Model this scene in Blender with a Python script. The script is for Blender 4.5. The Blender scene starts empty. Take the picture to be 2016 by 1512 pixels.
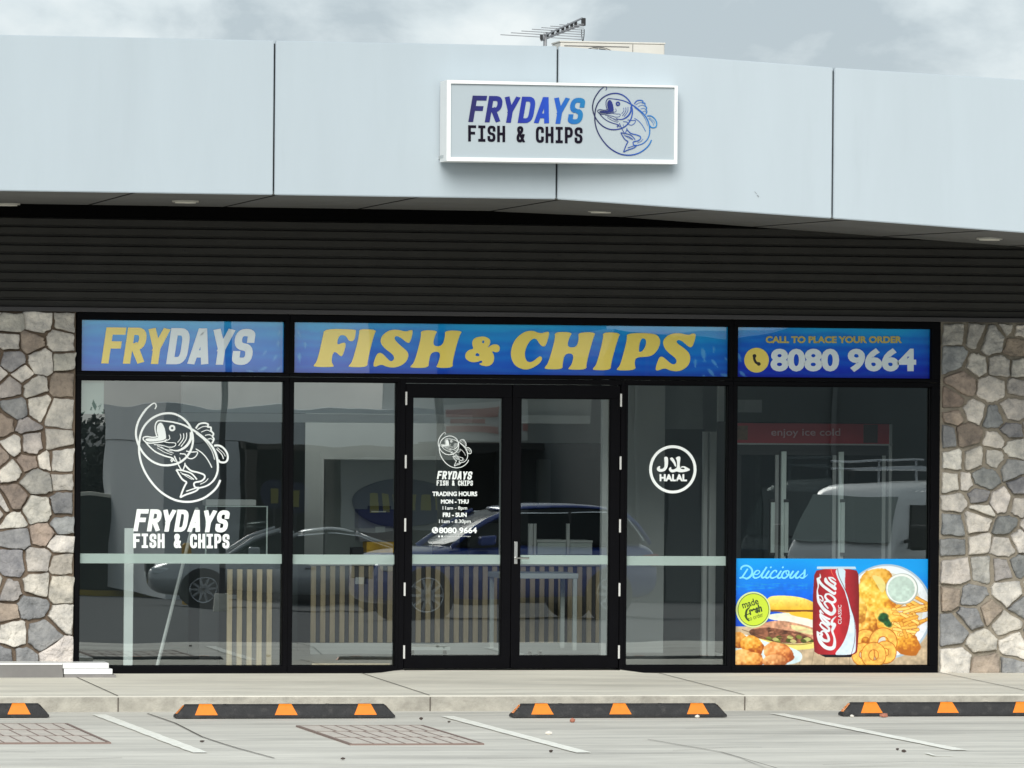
import bpy, bmesh, math, random
import numpy as np
from mathutils import Vector, Matrix, noise as mnoise
random.seed(7); rng = np.random.default_rng(11)
S = bpy.context.scene; COL = S.collection; R = math.radians; PI = math.pi

# ------------------------------------------------------------------ camera
F, YAW, PITCH, ROLL, CX, CD, CZ = 11522.39, .2019, .0029, .0085, -9.6531, 47.0462, 2.2605
_cy, _sy, _cp, _sp = math.cos(YAW), math.sin(YAW), math.cos(PITCH), math.sin(PITCH)
fw = Vector((_sy*_cp, _cy*_cp, _sp)); rt = Vector((_cy, -_sy, 0)); up = rt.cross(fw)
_c, _s = math.cos(ROLL), math.sin(ROLL); rt, up = rt*_c + up*_s, up*_c - rt*_s
CAM = Vector((CX, -CD, CZ))
cam = bpy.data.objects.new('camera', bpy.data.cameras.new('camera')); COL.objects.link(cam)
M = Matrix((rt, up, -fw)).transposed().to_4x4(); M.translation = CAM; cam.matrix_world = M
cam.data.sensor_width = 36; cam.data.lens = F*36/2016; cam.data.clip_start = 1; cam.data.clip_end = 3000
S.camera = cam

# ------------------------------------------------------------------ sky, sun, exposure
SUN_EL, SUN_AZ = 29, -16            # sun behind thin cloud, behind and to the left of the camera
wd = bpy.data.worlds.new("World"); S.world = wd; wd.use_nodes = True
n = wd.node_tree; n.nodes.clear(); N = n.nodes.new; L = n.links.new
out = N('ShaderNodeOutputWorld'); sky = N('ShaderNodeTexSky'); sky.sky_type = 'NISHITA'; sky.sun_disc = False
sky.sun_elevation = R(SUN_EL); sky.sun_rotation = R(180+SUN_AZ)
b1 = N('ShaderNodeBackground'); b1.inputs[1].default_value = .1; L(sky.outputs[0], b1.inputs[0])
tc = N('ShaderNodeTexCoord'); mp = N('ShaderNodeMapping'); mp.inputs['Scale'].default_value = (26, 26, 46)
mp.inputs['Location'].default_value = (1.3, .4, 2.25)
L(tc.outputs['Generated'], mp.inputs[0])
nz = N('ShaderNodeTexNoise'); nz.inputs['Scale'].default_value = 1; nz.inputs['Detail'].default_value = 7; nz.inputs['Roughness'].default_value = .55
nz.inputs['Distortion'].default_value = .15
L(mp.outputs[0], nz.inputs[0])
cr = N('ShaderNodeValToRGB'); e = cr.color_ramp.elements
e[0].position = .40; e[0].color = (.43, .50, .55, 1); e[1].position = .66; e[1].color = (.77, .82, .835, 1)
m_ = cr.color_ramp.elements.new(.53); m_.color = (.63, .70, .735, 1)
L(nz.outputs[0], cr.inputs[0])
b2 = N('ShaderNodeBackground'); b2.inputs[1].default_value = .80; L(cr.outputs[0], b2.inputs[0])
mx = N('ShaderNodeMixShader'); mx.inputs[0].default_value = .93; L(b1.outputs[0], mx.inputs[1]); L(b2.outputs[0], mx.inputs[2]); L(mx.outputs[0], out.inputs[0])
sd = bpy.data.lights.new('sun', 'SUN'); sd.energy = 2.25; sd.angle = R(34); sd.color = (1, .97, .92)
so = bpy.data.objects.new('sun', sd); COL.objects.link(so)
sv = Vector((math.sin(R(SUN_AZ))*math.cos(R(SUN_EL)), -math.cos(R(SUN_AZ))*math.cos(R(SUN_EL)), math.sin(R(SUN_EL))))
so.rotation_euler = sv.to_track_quat('Z', 'Y').to_euler()
S.view_settings.view_transform = 'Standard'; S.view_settings.look = 'None'; S.view_settings.gamma = 1; S.view_settings.exposure = 0.5

# ------------------------------------------------------------------ measuring helpers (photo survey -> metres on a given plane)
def ray(x, y): return fw + rt*((x-1008)/F) + up*((756-y)/F)
def W(x, y, Y=0.0):
    d = ray(x, y); return CAM + d*((Y-CAM.y)/d.y)
def WZ(x, y, Z):
    d = ray(x, y); return CAM + d*((Z-CAM.z)/d.z)
def WR(x, y, D):
    "point D metres in front of the shop that the glass mirrors at (x, y)"
    p = W(x, y, D); return Vector((p.x, -p.y, p.z))
def ground_z(Y):
    return -.12 if Y > -9 else -.12 - .0282*(-9-Y)

# ------------------------------------------------------------------ materials
MATS = {}
def lin(c): return tuple(((v/255)/12.92 if v/255 <= .04045 else ((v/255+.055)/1.055)**2.4) for v in c)
def mat(name, col, rough=.6, metal=0, var=0, scale=8, bump=0, bscale=60, spec=.5, coat=0, emit=None, stretch=None):
    if name in MATS: return MATS[name]
    m = bpy.data.materials.new(name); m.use_nodes = True; t = m.node_tree; p = t.nodes['Principled BSDF']
    p.inputs['Base Color'].default_value = (*col, 1); p.inputs['Roughness'].default_value = rough; p.inputs['Metallic'].default_value = metal
    p.inputs['Specular IOR Level'].default_value = spec; p.inputs['Coat Weight'].default_value = coat; p.inputs['Coat Roughness'].default_value = .04
    if var or bump:
        tcn = t.nodes.new('ShaderNodeTexCoord'); mpn = t.nodes.new('ShaderNodeMapping'); t.links.new(tcn.outputs['Object'], mpn.inputs[0])
        if stretch: mpn.inputs['Scale'].default_value = stretch
    if var:
        nn = t.nodes.new('ShaderNodeTexNoise'); nn.inputs['Scale'].default_value = scale; nn.inputs['Detail'].default_value = 7; nn.inputs['Roughness'].default_value = .62
        t.links.new(mpn.outputs[0], nn.inputs[0])
        r = t.nodes.new('ShaderNodeValToRGB'); r.color_ramp.elements[0].position = .28; r.color_ramp.elements[1].position = .74
        r.color_ramp.elements[0].color = (*[max(0, c*(1-var)) for c in col], 1); r.color_ramp.elements[1].color = (*[min(1, c*(1+var)) for c in col], 1)
        t.links.new(nn.outputs[0], r.inputs[0]); t.links.new(r.outputs[0], p.inputs['Base Color'])
    if bump:
        n2 = t.nodes.new('ShaderNodeTexNoise'); n2.inputs['Scale'].default_value = bscale; n2.inputs['Detail'].default_value = 5; t.links.new(mpn.outputs[0], n2.inputs[0])
        bn = t.nodes.new('ShaderNodeBump'); bn.inputs['Strength'].default_value = bump; bn.inputs['Distance'].default_value = .02; t.links.new(n2.outputs[0], bn.inputs['Height']); t.links.new(bn.outputs[0], p.inputs['Normal'])
    if emit: p.inputs['Emission Color'].default_value = (*emit[0], 1); p.inputs['Emission Strength'].default_value = emit[1]
    MATS[name] = m; return m
def vcol_mat(name, rough=.5, var=0, scale=30, bump=0, spec=.3):
    m = bpy.data.materials.new(name); m.use_nodes = True; t = m.node_tree; p = t.nodes['Principled BSDF']
    a = t.nodes.new('ShaderNodeVertexColor'); a.layer_name = 'Col'; p.inputs['Roughness'].default_value = rough; p.inputs['Specular IOR Level'].default_value = spec
    src = a.outputs[0]
    if var:
        tcn = t.nodes.new('ShaderNodeTexCoord'); nn = t.nodes.new('ShaderNodeTexNoise'); nn.inputs['Scale'].default_value = scale; nn.inputs['Detail'].default_value = 8; nn.inputs['Roughness'].default_value = .65
        t.links.new(tcn.outputs['Object'], nn.inputs[0])
        r = t.nodes.new('ShaderNodeValToRGB'); r.color_ramp.elements[0].position = .3; r.color_ramp.elements[1].position = .7
        r.color_ramp.elements[0].color = (1-var, 1-var*.98, 1-var*.92, 1); r.color_ramp.elements[1].color = (1+var*.35, 1+var*.3, 1+var*.28, 1)
        t.links.new(nn.outputs[0], r.inputs[0])
        mm = t.nodes.new('ShaderNodeMix'); mm.data_type = 'RGBA'; mm.blend_type = 'MULTIPLY'; mm.inputs[0].default_value = 1
        t.links.new(src, mm.inputs[6]); t.links.new(r.outputs[0], mm.inputs[7]); src = mm.outputs[2]
        if bump:
            n2 = t.nodes.new('ShaderNodeTexNoise'); n2.inputs['Scale'].default_value = scale*2.2; n2.inputs['Detail'].default_value = 6; t.links.new(tcn.outputs['Object'], n2.inputs[0])
            bn = t.nodes.new('ShaderNodeBump'); bn.inputs['Strength'].default_value = bump; bn.inputs['Distance'].default_value = .02
            t.links.new(n2.outputs[0], bn.inputs['Height']); t.links.new(bn.outputs[0], p.inputs['Normal'])
    t.links.new(src, p.inputs['Base Color']); return m

# ------------------------------------------------------------------ object helpers
def tag(o, label=None, cat=None, group=None, kind=None):
    if label: o['label'] = label
    if cat: o['category'] = cat
    if group: o['group'] = group
    if kind: o['kind'] = kind
    return o
def empty(name, loc, label, cat, group=None, rz=0):
    o = bpy.data.objects.new(name, None); COL.objects.link(o); o.location = loc; o.rotation_euler = (0, 0, rz); o.empty_display_size = .1
    return tag(o, label, cat, group)
def mesh_obj(name, verts, faces, m, parent=None, smooth=False):
    me = bpy.data.meshes.new(name); me.from_pydata([tuple(v) for v in verts], [], faces); me.update()
    if smooth: me.polygons.foreach_set('use_smooth', [True]*len(me.polygons))
    o = bpy.data.objects.new(name, me); COL.objects.link(o)
    if m: me.materials.append(m)
    if parent:
        o.parent = parent; o.location = -parent_world(parent)
    return o
def parent_world(p):
    v = Vector(p.location)
    while p.parent: p = p.parent; v = v + Vector(p.location)
    return v
class MB:
    "collects shapes into one mesh; world coordinates unless parent is None/rotated"
    def __init__(s): s.v = []; s.f = []
    def add(s, v, f):
        k = len(s.v); s.v += [tuple(p) for p in v]; s.f += [tuple(i+k for i in q) for q in f]; return s
    def box(s, x0, x1, y0, y1, z0, z1, b=0):
        if b <= 0:
            return s.add([(x, y, z) for z in (z0, z1) for y in (y0, y1) for x in (x0, x1)],
                  [(0,2,3,1),(4,5,7,6),(0,1,5,4),(2,6,7,3),(0,4,6,2),(1,3,7,5)])
        bm = bmesh.new(); bmesh.ops.create_cube(bm, size=1)
        for v in bm.verts: v.co = Vector(((x0+x1)/2+v.co.x*(x1-x0), (y0+y1)/2+v.co.y*(y1-y0), (z0+z1)/2+v.co.z*(z1-z0)))
        bmesh.ops.bevel(bm, geom=bm.edges[:], offset=b, segments=2, affect='EDGES', profile=.5)
        bm.verts.index_update(); s.add([v.co[:] for v in bm.verts], [[v.index for v in f.verts] for f in bm.faces]); bm.free(); return s
    def hexa(s, p): # 8 points: bottom 4 ccw, top 4
        return s.add(p, [(3,2,1,0),(4,5,6,7),(0,1,5,4),(1,2,6,5),(2,3,7,6),(3,0,4,7)])
    def cyl(s, a, b, r0, r1=None, n=14, caps=True):
        r1 = r0 if r1 is None else r1; a = Vector(a); b = Vector(b); d = (b-a).normalized()
        u = d.orthogonal().normalized(); w = d.cross(u); v = []
        for c, r in ((a, r0), (b, r1)):
            for i in range(n): t = 2*PI*i/n; v.append(c+u*(r*math.cos(t))+w*(r*math.sin(t)))
        f = [(i, (i+1) % n, n+(i+1) % n, n+i) for i in range(n)]
        if caps: f += [tuple(range(n-1, -1, -1)), tuple(range(n, 2*n))]
        return s.add(v, f)
    def tube(s, pts, r, n=8):
        pts = [Vector(p) for p in pts]; v = []
        for i, p in enumerate(pts):
            d = (pts[min(i+1, len(pts)-1)]-pts[max(i-1, 0)]).normalized(); u = d.cross(Vector((0.13, .31, .94))).normalized(); w = d.cross(u)
            rr = r[i] if isinstance(r, (list, tuple)) else r
            for k in range(n): t = 2*PI*k/n; v.append(p+u*(rr*math.cos(t))+w*(rr*math.sin(t)))
        m = len(pts); f = [(i*n+k, i*n+(k+1) % n, (i+1)*n+(k+1) % n, (i+1)*n+k) for i in range(m-1) for k in range(n)]
        f += [tuple(range(n-1, -1, -1)), tuple(range((m-1)*n, m*n))]
        return s.add(v, f)
    def loft(s, rings, caps=True, closed=True):
        n = len(rings[0]); v = [p for r in rings for p in r]; m = len(rings); rg = range(n) if closed else range(n-1)
        f = [(i*n+k, i*n+(k+1) % n, (i+1)*n+(k+1) % n, (i+1)*n+k) for i in range(m-1) for k in rg]
        if caps: f += [tuple(range(n-1, -1, -1)), tuple(range((m-1)*n, m*n))]
        return s.add(v, f)
    def build(s, name, m, parent=None, smooth=False, label=None):
        o = mesh_obj(name, s.v, s.f, m, parent, smooth)
        if label: o['label'] = label
        return o
def local(o, parent):
    "re-parent without the location shift (mesh is in the parent's own coordinates)"
    o.parent = parent; o.location = (0, 0, 0); return o
def autosmooth(o, ang=35):
    me = o.data; me.polygons.foreach_set('use_smooth', [True]*len(me.polygons)); me.set_sharp_from_angle(angle=R(ang)); return o

# ------------------------------------------------------------------ flat lettering and drawings
def catmull(p, k=6, closed=False):
    p = [Vector(q) for q in p]; o = []; m = len(p)
    if m < 3: return p
    for i in range(m if closed else m-1):
        g = (lambda j: p[j % m]) if closed else (lambda j: p[max(0, min(m-1, j))])
        a, b, c, d = g(i-1), g(i), g(i+1), g(i+2)
        for t in range(k):
            t /= k; o.append(.5*((2*b)+(c-a)*t+(2*a-5*b+4*c-d)*t*t+(3*b-a-3*c+d)*t**3))
    if not closed: o.append(p[-1])
    return o
def chaikin(p, it=2, closed=True):
    p = [Vector(q) for q in p]
    for _ in range(it):
        q = []
        m = len(p)
        for i in range(m if closed else m-1):
            a, b = p[i], p[(i+1) % m]; q += [a*.75+b*.25, a*.25+b*.75]
        p = q if closed else [p[0]]+q+[p[-1]]
    return p
def ribbon(pts, wd, cap=0.0):
    "2-D ribbon of varying width with mitred joints -> (verts, faces)"
    P = [Vector((p[0], p[1])) for p in pts]
    Q = [P[0]]; WW = [wd[0] if isinstance(wd, (list, tuple)) else wd]
    for i in range(1, len(P)):
        if (P[i]-Q[-1]).length > 1e-6: Q.append(P[i]); WW.append(wd[i] if isinstance(wd, (list, tuple)) else wd)
    P = Q
    if cap:
        P[0] = P[0]-(P[1]-P[0]).normalized()*cap; P[-1] = P[-1]+(P[-1]-P[-2]).normalized()*cap
    v = []
    for i, p in enumerate(P):
        d0 = (P[i]-P[i-1]).normalized() if i else None; d1 = (P[i+1]-P[i]).normalized() if i < len(P)-1 else None
        if d0 is None: d0 = d1
        if d1 is None: d1 = d0
        n0 = Vector((-d0.y, d0.x)); n1 = Vector((-d1.y, d1.x)); nm = n0+n1
        nm = nm.normalized() if nm.length > 1e-4 else n0
        k = 1/max(.42, nm.dot(n0)); h = WW[i]/2*k; v += [p+nm*h, p-nm*h]
    return v, [(2*i, 2*i+1, 2*i+3, 2*i+2) for i in range(len(P)-1)]
class Flat:
    "flat artwork; pieces given in drawing coordinates, mapped to the place with fn; each piece sits 0.3 mm proud of the last"
    def __init__(s, fn, step=.0001): s.fn = fn; s.mb = MB(); s.k = 0; s.step = step; s.cols = []
    def _add(s, v, f, col=None, ramp=False):
        w = []
        s.k += 1
        for i, p in enumerate(v): w.append(s.fn(p[0], p[1])+Vector((0, -s.step*s.k-(.00002*(i//2) if ramp else 0), 0)))
        k = len(s.mb.f); s.mb.add(w, f); s.cols += [col]*(len(s.mb.f)-k)
    def line(s, pts, wd, smooth=5, cap=0, col=None, closed=False, taper=False):
        if smooth:
            c = catmull([(p[0], p[1], 0) for p in pts], smooth, closed)
            if closed: c.append(c[0])
        else: c = [Vector((p[0], p[1], 0)) for p in pts]
        if taper: m = len(c); wd = [wd*(.25+.75*math.sin(PI*min(1, max(0, (i+.6)/(m+.2))))) for i in range(m)]
        elif isinstance(wd, (list, tuple)):
            m = len(c); kk = len(wd)-1; wd = [wd[int(i/(m-1)*kk)]*(1-(i/(m-1)*kk) % 1)+wd[min(kk, int(i/(m-1)*kk)+1)]*((i/(m-1)*kk) % 1) for i in range(m)]
        v, f = ribbon(c, wd, cap); s._add(v, f, col, True)
    def dots(s, x, y, r, col=None, n=24, ry=None):
        s._add([(x+r*math.cos(2*PI*i/n), y+(ry or r)*math.sin(2*PI*i/n)) for i in range(n)], [tuple(range(n))], col)
    def shape(s, loops, col=None, rnd=1):
        "filled outline with holes"
        cu = bpy.data.curves.new('tmp', 'CURVE'); cu.dimensions = '2D'; cu.fill_mode = 'BOTH'
        for lp in loops:
            p = chaikin([(q[0], q[1], 0) for q in lp], rnd) if rnd else [Vector((q[0], q[1], 0)) for q in lp]
            sp = cu.splines.new('POLY'); sp.points.add(len(p)-1); sp.use_cyclic_u = True
            for i, q in enumerate(p): sp.points[i].co = (q.x, -q.y, 0, 1)
        v, f = curve_mesh(cu); s._add([(p[0], -p[1]) for p in v], f, col)
    def text(s, txt, x0, x1, yb, h, bold=.0, shear=0, col=None, ang=0, asc=.73):
        "built-in font, fitted to width x0..x1, capital height h, baseline yb (drawing y points down)"
        cu = bpy.data.curves.new('tmp', 'FONT'); cu.body = txt; cu.size = 1; cu.offset = bold; cu.resolution_u = 4; cu.fill_mode = 'BOTH'
        v, f = curve_mesh(cu)
        if not v: return
        xs = [p[0] for p in v]; a, b = min(xs), max(xs); k = (x1-x0)/(b-a); q = []
        ca, sa = math.cos(ang), math.sin(ang)
        for p in v:
            X = (p[0]-a)*k+p[1]/asc*h*shear; Y = -p[1]/asc*h; q.append((x0+X*ca-Y*sa, yb+X*sa+Y*ca))
        s._add(q, f, col)
    def build(s, name, m, parent=None, label=None):
        o = s.mb.build(name, m, parent, label=label)
        if any(c is not None for c in s.cols):
            ca = o.data.color_attributes.new('Col', 'FLOAT_COLOR', 'CORNER'); i = 0
            for p in o.data.polygons:
                c = s.cols[p.index] or (1, 1, 1)
                for _ in p.loop_indices: ca.data[i].color = (*c, 1); i += 1
        return o
def curve_mesh(cu):
    ob = bpy.data.objects.new('tmp', cu); COL.objects.link(ob); bpy.context.view_layer.update()
    me = bpy.data.meshes.new_from_object(ob.evaluated_get(bpy.context.evaluated_depsgraph_get()))
    v = [tuple(p.co) for p in me.vertices]; f = [tuple(p.vertices) for p in me.polygons]
    bpy.data.objects.remove(ob); bpy.data.meshes.remove(me); bpy.data.curves.remove(cu)
    return v, f
# condensed stroke letters: (x, y[, corner radius])
r_ = .5
GL = {'F': [[(1,1),(0,1),(0,0)], [(0,.52),(.8,.52)]],
 'R': [[(0,0),(0,1),(1,1,r_),(1,.46,r_),(0,.46)], [(.45,.46),(1,0)]],
 'Y': [[(0,1),(.5,.42),(.5,0)], [(1,1),(.5,.42)]],
 'D': [[(0,0),(0,1),(1,1,r_),(1,0,r_),(-.001,0)]],
 'A': [[(0,0),(.42,1),(.58,1),(1,0)], [(.15,.24),(.85,.24)]],
 'S': [[(1,.77),(1,1,r_),(0,1,r_),(0,.52,r_),(1,.48,r_),(1,0,r_),(0,0,r_),(0,.23)]],
 'I': [[(.5,0),(.5,1)], [(.08,1),(.92,1)], [(.08,0),(.92,0)]],
 'H': [[(0,0),(0,1)], [(1,0),(1,1)], [(0,.5),(1,.5)]],
 'C': [[(1,.74),(1,1,r_),(0,1,r_),(0,0,r_),(1,0,r_),(1,.26)]],
 'P': [[(0,0),(0,1),(1,1,r_),(1,.42,r_),(0,.42)]],
 '&': [[(1.05,-.02),(.12,.74,.2),(.12,1,.3),(.78,1,.3),(.78,.7,.3),(0,.42,.35),(0,0,.4),(.7,0,.35),(1,.42)]]}
def strokes(fl, word, p0, p1, upv, gw, t, skip=None, cols=None, only=None):
    p0 = Vector(p0); p1 = Vector(p1); upv = Vector(upv); H = upv.length; nch = len(word); tot = (p1-p0).length
    pitch = tot/(nch-1+gw); w = pitch*gw; ex = (p1-p0).normalized(); uy = upv/H
    for i, ch in enumerate(word):
        if ch == ' ' or (only is not None and i not in only): continue
        org = p0+ex*(pitch*i)
        for st in GL[ch]:
            pl = []
            q = [(t/2+a[0]*(w-t), t/2+a[1]*(H-t), (a[2] if len(a) > 2 else 0)*w) for a in st]
            for k, a in enumerate(q):
                if a[2] and 0 < k < len(q)-1:
                    A = Vector(q[k-1][:2]); B = Vector(a[:2]); C = Vector(q[k+1][:2])
                    ra = min(a[2], (A-B).length*.5); rc = min(a[2], (C-B).length*.5)
                    s0 = B+(A-B).normalized()*ra; s1 = B+(C-B).normalized()*rc
                    for u in range(6): u /= 5; pl.append(s0*(1-u)**2+B*(2*u*(1-u))+s1*u*u)
                else: pl.append(Vector(a[:2]))
            v, f = ribbon(pl, t, t/2)
            v = [Vector((x.x, min(H, max(0, x.y)))) for x in v]
            v = [org+ex*x.x+uy*x.y for x in v]
            fl._add(v, f, cols, True)
FISH = [([(308,120),(322,95),(312,68),(285,72),(230,118)], [7,9,9,10,14]),
 ([(230,118),(185,180),(150,250),(133,330),(140,400),(165,470),(210,540),(275,600),(350,635),(430,643),(520,625),(590,580),(640,510),(663,430),(658,350),(630,270),(570,205),(500,168),(430,158),(350,172),(270,215),(210,280),(175,360),(162,460),(165,540),(185,630),(225,720),(290,815),(370,895),(470,955),(560,980),(660,980),(760,950),(840,895),(890,840),(918,780)], 16),
 ([(400,232),(470,240),(560,262),(620,290),(690,330),(760,385),(820,440),(865,510),(890,590),(895,680),(880,740),(850,790),(800,830),(740,850),(700,855)], [10,12,13,15,17,17,17,17,16,15,14,13,12,10]),
 ([(420,234),(345,228),(316,260),(312,310),(325,365),(330,376),(290,383),(235,376),(203,385),(207,412),(250,436),(320,432),(400,418),(418,400)], 10),
 ([(215,415),(260,470),(320,520),(400,555),(480,580),(462,612)], 11), ([(300,450),(380,458),(440,474),(490,468),(502,437),(440,432),(400,425)], 6),
 ([(330,480),(400,522),(470,545)], 5), ([(370,472),(430,512),(482,530)], 5), ([(330,460),(400,492),(470,512)], 5),
 ([(640,335),(642,400),(605,460),(550,498),(500,507),(440,490)], [10,20,20,16,10,5]), ([(545,350),(550,390),(520,430)], 6), ([(575,345),(575,395),(530,460)], 7), ([(605,340),(600,400),(552,468)], 7),
 ([(600,510),(650,520),(705,520),(690,560),(650,582),(610,570),(590,540),(540,535)], 8), ([(440,360),(448,395),(420,412)], 6),
 ([(690,300),(720,260),(770,250),(805,262),(800,285),(830,290),(832,320),(855,350),(845,375),(858,400),(840,440)], 13),
 ([(705,312),(750,285),(795,280)], 6), ([(740,335),(790,315),(832,330)], 6), ([(775,365),(815,358),(848,375)], 6), ([(800,400),(830,395),(850,410)], 6),
 ([(860,460),(910,460),(955,490),(985,540),(985,590),(960,615),(915,612),(900,590)], 15), ([(880,490),(930,540),(948,585)], 7), ([(890,478),(945,525),(965,560)], 5),
 ([(690,490),(750,530),(800,590),(840,665)], 8), ([(690,345),(775,415),(838,505),(865,590)], 6),
 ([(490,555),(512,605),(560,690),(585,650),(590,620)], 9), ([(540,570),(545,600)], 6), ([(455,600),(475,580),(500,610)], 8),
 ([(590,640),(640,690),(710,710),(765,730),(772,760),(740,790),(690,800),(672,815),(685,850),(720,850)], 13), ([(730,820),(780,795),(805,765)], 6),
 ([(508,683),(560,768),(606,800)], 13), ([(606,800),(575,860),(545,942)], 13), ([(545,942),(600,915),(660,895),(700,875),(720,850)], 13),
 ([(508,683),(580,695),(650,720),(700,775)], 11), ([(560,722),(620,738),(672,775)], 9), ([(545,705),(600,745),(655,775)], 5), ([(600,885),(660,865),(700,852)], 9)]
MOUTH = [(345,250),(372,245),(398,290),(410,345),(415,395),(380,412),(300,422),(245,422),(215,405),(238,390),(300,395),(345,385),(326,330),(328,280)]
def fish(fl, cx, cy, k, colf=None, wmul=1):
    "k = drawing units per traced unit; circle centre of the tracing is (415, 405)"
    T = lambda p: (cx+(p[0]-415)*k, cy+(p[1]-405)*k)
    for pts, w in FISH:
        fl.line([T(p) for p in pts], [a*k*wmul for a in w] if isinstance(w, list) else w*k*wmul, 4)
    fl.shape([[T(p) for p in MOUTH]])
    fl.line([T((470+21*math.cos(a), 297+21*math.sin(a))) for a in [i*2*PI/10 for i in range(10)]], 18*k, 2, closed=True)

# ------------------------------------------------------------------ raster painter for the printed poster
class Paint:
    def __init__(s, x0, y0, x1, y1, nx, ny):
        s.nx, s.ny = nx, ny; xs = np.linspace(x0, x1, nx); ys = np.linspace(y0, y1, ny); s.X, s.Y = np.meshgrid(xs, ys)
        s.px = (x1-x0)/nx; s.img = np.zeros((ny, nx, 3)); s.nz = [s.vnoise(k) for k in (6, 12, 25, 50, 100)]
    def vnoise(s, k):
        g = rng.random((int(k*s.ny/s.nx)+3, k+3)); u = np.linspace(0, k, s.nx); v = np.linspace(0, k*s.ny/s.nx, s.ny)
        ui = u.astype(int); vi = v.astype(int); uf = u-ui; vf = v-vi; uf = uf*uf*(3-2*uf); vf = vf*vf*(3-2*vf)
        a = g[vi][:, ui]; b = g[vi][:, ui+1]; c = g[vi+1][:, ui]; d = g[vi+1][:, ui+1]
        vf = vf[:, None]; return (a*(1-uf)+b*uf)*(1-vf)+(c*(1-uf)+d*uf)*vf
    def n(s, *w):
        t = sum(w); return sum(a*s.nz[i+5-len(w)] for i, a in enumerate(w))/t
    def put(s, mask, col, a=1.0):
        m = np.clip(mask, 0, 1)[..., None]*a; s.img = s.img*(1-m)+np.asarray(col)*m
    def poly(s, pts, rnd=2):
        p = [(q.x, q.y) for q in chaikin([(a[0], a[1], 0) for a in pts], rnd)] if rnd else pts
        acc = np.zeros_like(s.X)
        for dx, dy in ((-.25, -.25), (.25, -.25), (-.25, .25), (.25, .25)):
            X = s.X+dx*s.px; Y = s.Y+dy*s.px; ins = np.zeros(s.X.shape, bool); m = len(p)
            for i in range(m):
                (xa, ya), (xb, yb) = p[i], p[(i+1) % m]
                if ya == yb: continue
                c = ((ya > Y) != (yb > Y)) & (X < (xb-xa)*(Y-ya)/(yb-ya)+xa); ins ^= c
            acc += ins
        return acc/4
    def ell(s, cx, cy, rx, ry, ang=0, soft=None):
        c, q = math.cos(ang), math.sin(ang); dx = s.X-cx; dy = s.Y-cy; d = np.hypot((dx*c+dy*q)/rx, (-dx*q+dy*c)/ry)
        return np.clip((1-d)*min(rx, ry)/(soft or s.px)+.5, 0, 1)
    def stroke(s, pts, w, smooth=5):
        c = catmull([(p[0], p[1], 0) for p in pts], smooth) if smooth else [Vector((p[0], p[1], 0)) for p in pts]; d = np.full(s.X.shape, 1e9); m = len(c)
        for i in range(m-1):
            a, b = c[i], c[i+1]; t = (i+.5)/(m-1); ww = w if not isinstance(w, (list, tuple)) else np.interp(t, np.linspace(0, 1, len(w)), w)
            vx, vy = b.x-a.x, b.y-a.y; q = np.clip(((s.X-a.x)*vx+(s.Y-a.y)*vy)/max(1e-6, vx*vx+vy*vy), 0, 1)
            d = np.minimum(d, np.hypot(s.X-a.x-vx*q, s.Y-a.y-vy*q)-ww/2)
        return np.clip(.5-d/s.px, 0, 1)
    def blob(s, cx, cy, rx, ry, ang, base, dark, light, rough=.25):
        "a lumpy piece of fried food as it is printed"
        c, q = math.cos(ang), math.sin(ang); dx = s.X-cx; dy = s.Y-cy; nn = s.n(1, 2, 1)-.5
        d = np.hypot((dx*c+dy*q)/rx, (-dx*q+dy*c)/ry)+nn*rough; m = np.clip((1-d)*min(rx, ry)/s.px/1.5+.5, 0, 1)
        sh = np.clip(-(dx/rx*.4+dy/ry*.8)*.6+.55+(s.n(1, 2, 2)-.5)*1.3-d**3*.35, 0, 1)[..., None]
        colr = np.where(sh < .5, np.asarray(dark)*(1-sh*2)+np.asarray(base)*sh*2, np.asarray(base)*(2-sh*2)+np.asarray(light)*(sh*2-1))
        s.put(m, colr)
    def mesh(s, name, fn, m, parent):
        ny, nx = s.ny, s.nx; V = [fn(x, y) for x, y in zip(s.X.ravel(), s.Y.ravel())]
        a = np.arange(ny*nx).reshape(ny, nx); f = np.stack([a[:-1, :-1], a[1:, :-1], a[1:, 1:], a[:-1, 1:]], -1).reshape(-1, 4)
        o = mesh_obj(name, V, f.tolist(), m, parent); ca = o.data.color_attributes.new('Col', 'FLOAT_COLOR', 'POINT')
        im = np.clip(s.img, 0, 1); im = np.where(im <= .04045, im/12.92, ((im+.055)/1.055)**2.4)
        ca.data.foreach_set('color', np.concatenate([im.reshape(-1, 3), np.ones((ny*nx, 1))], 1).astype(np.float32).ravel()); return o
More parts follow.
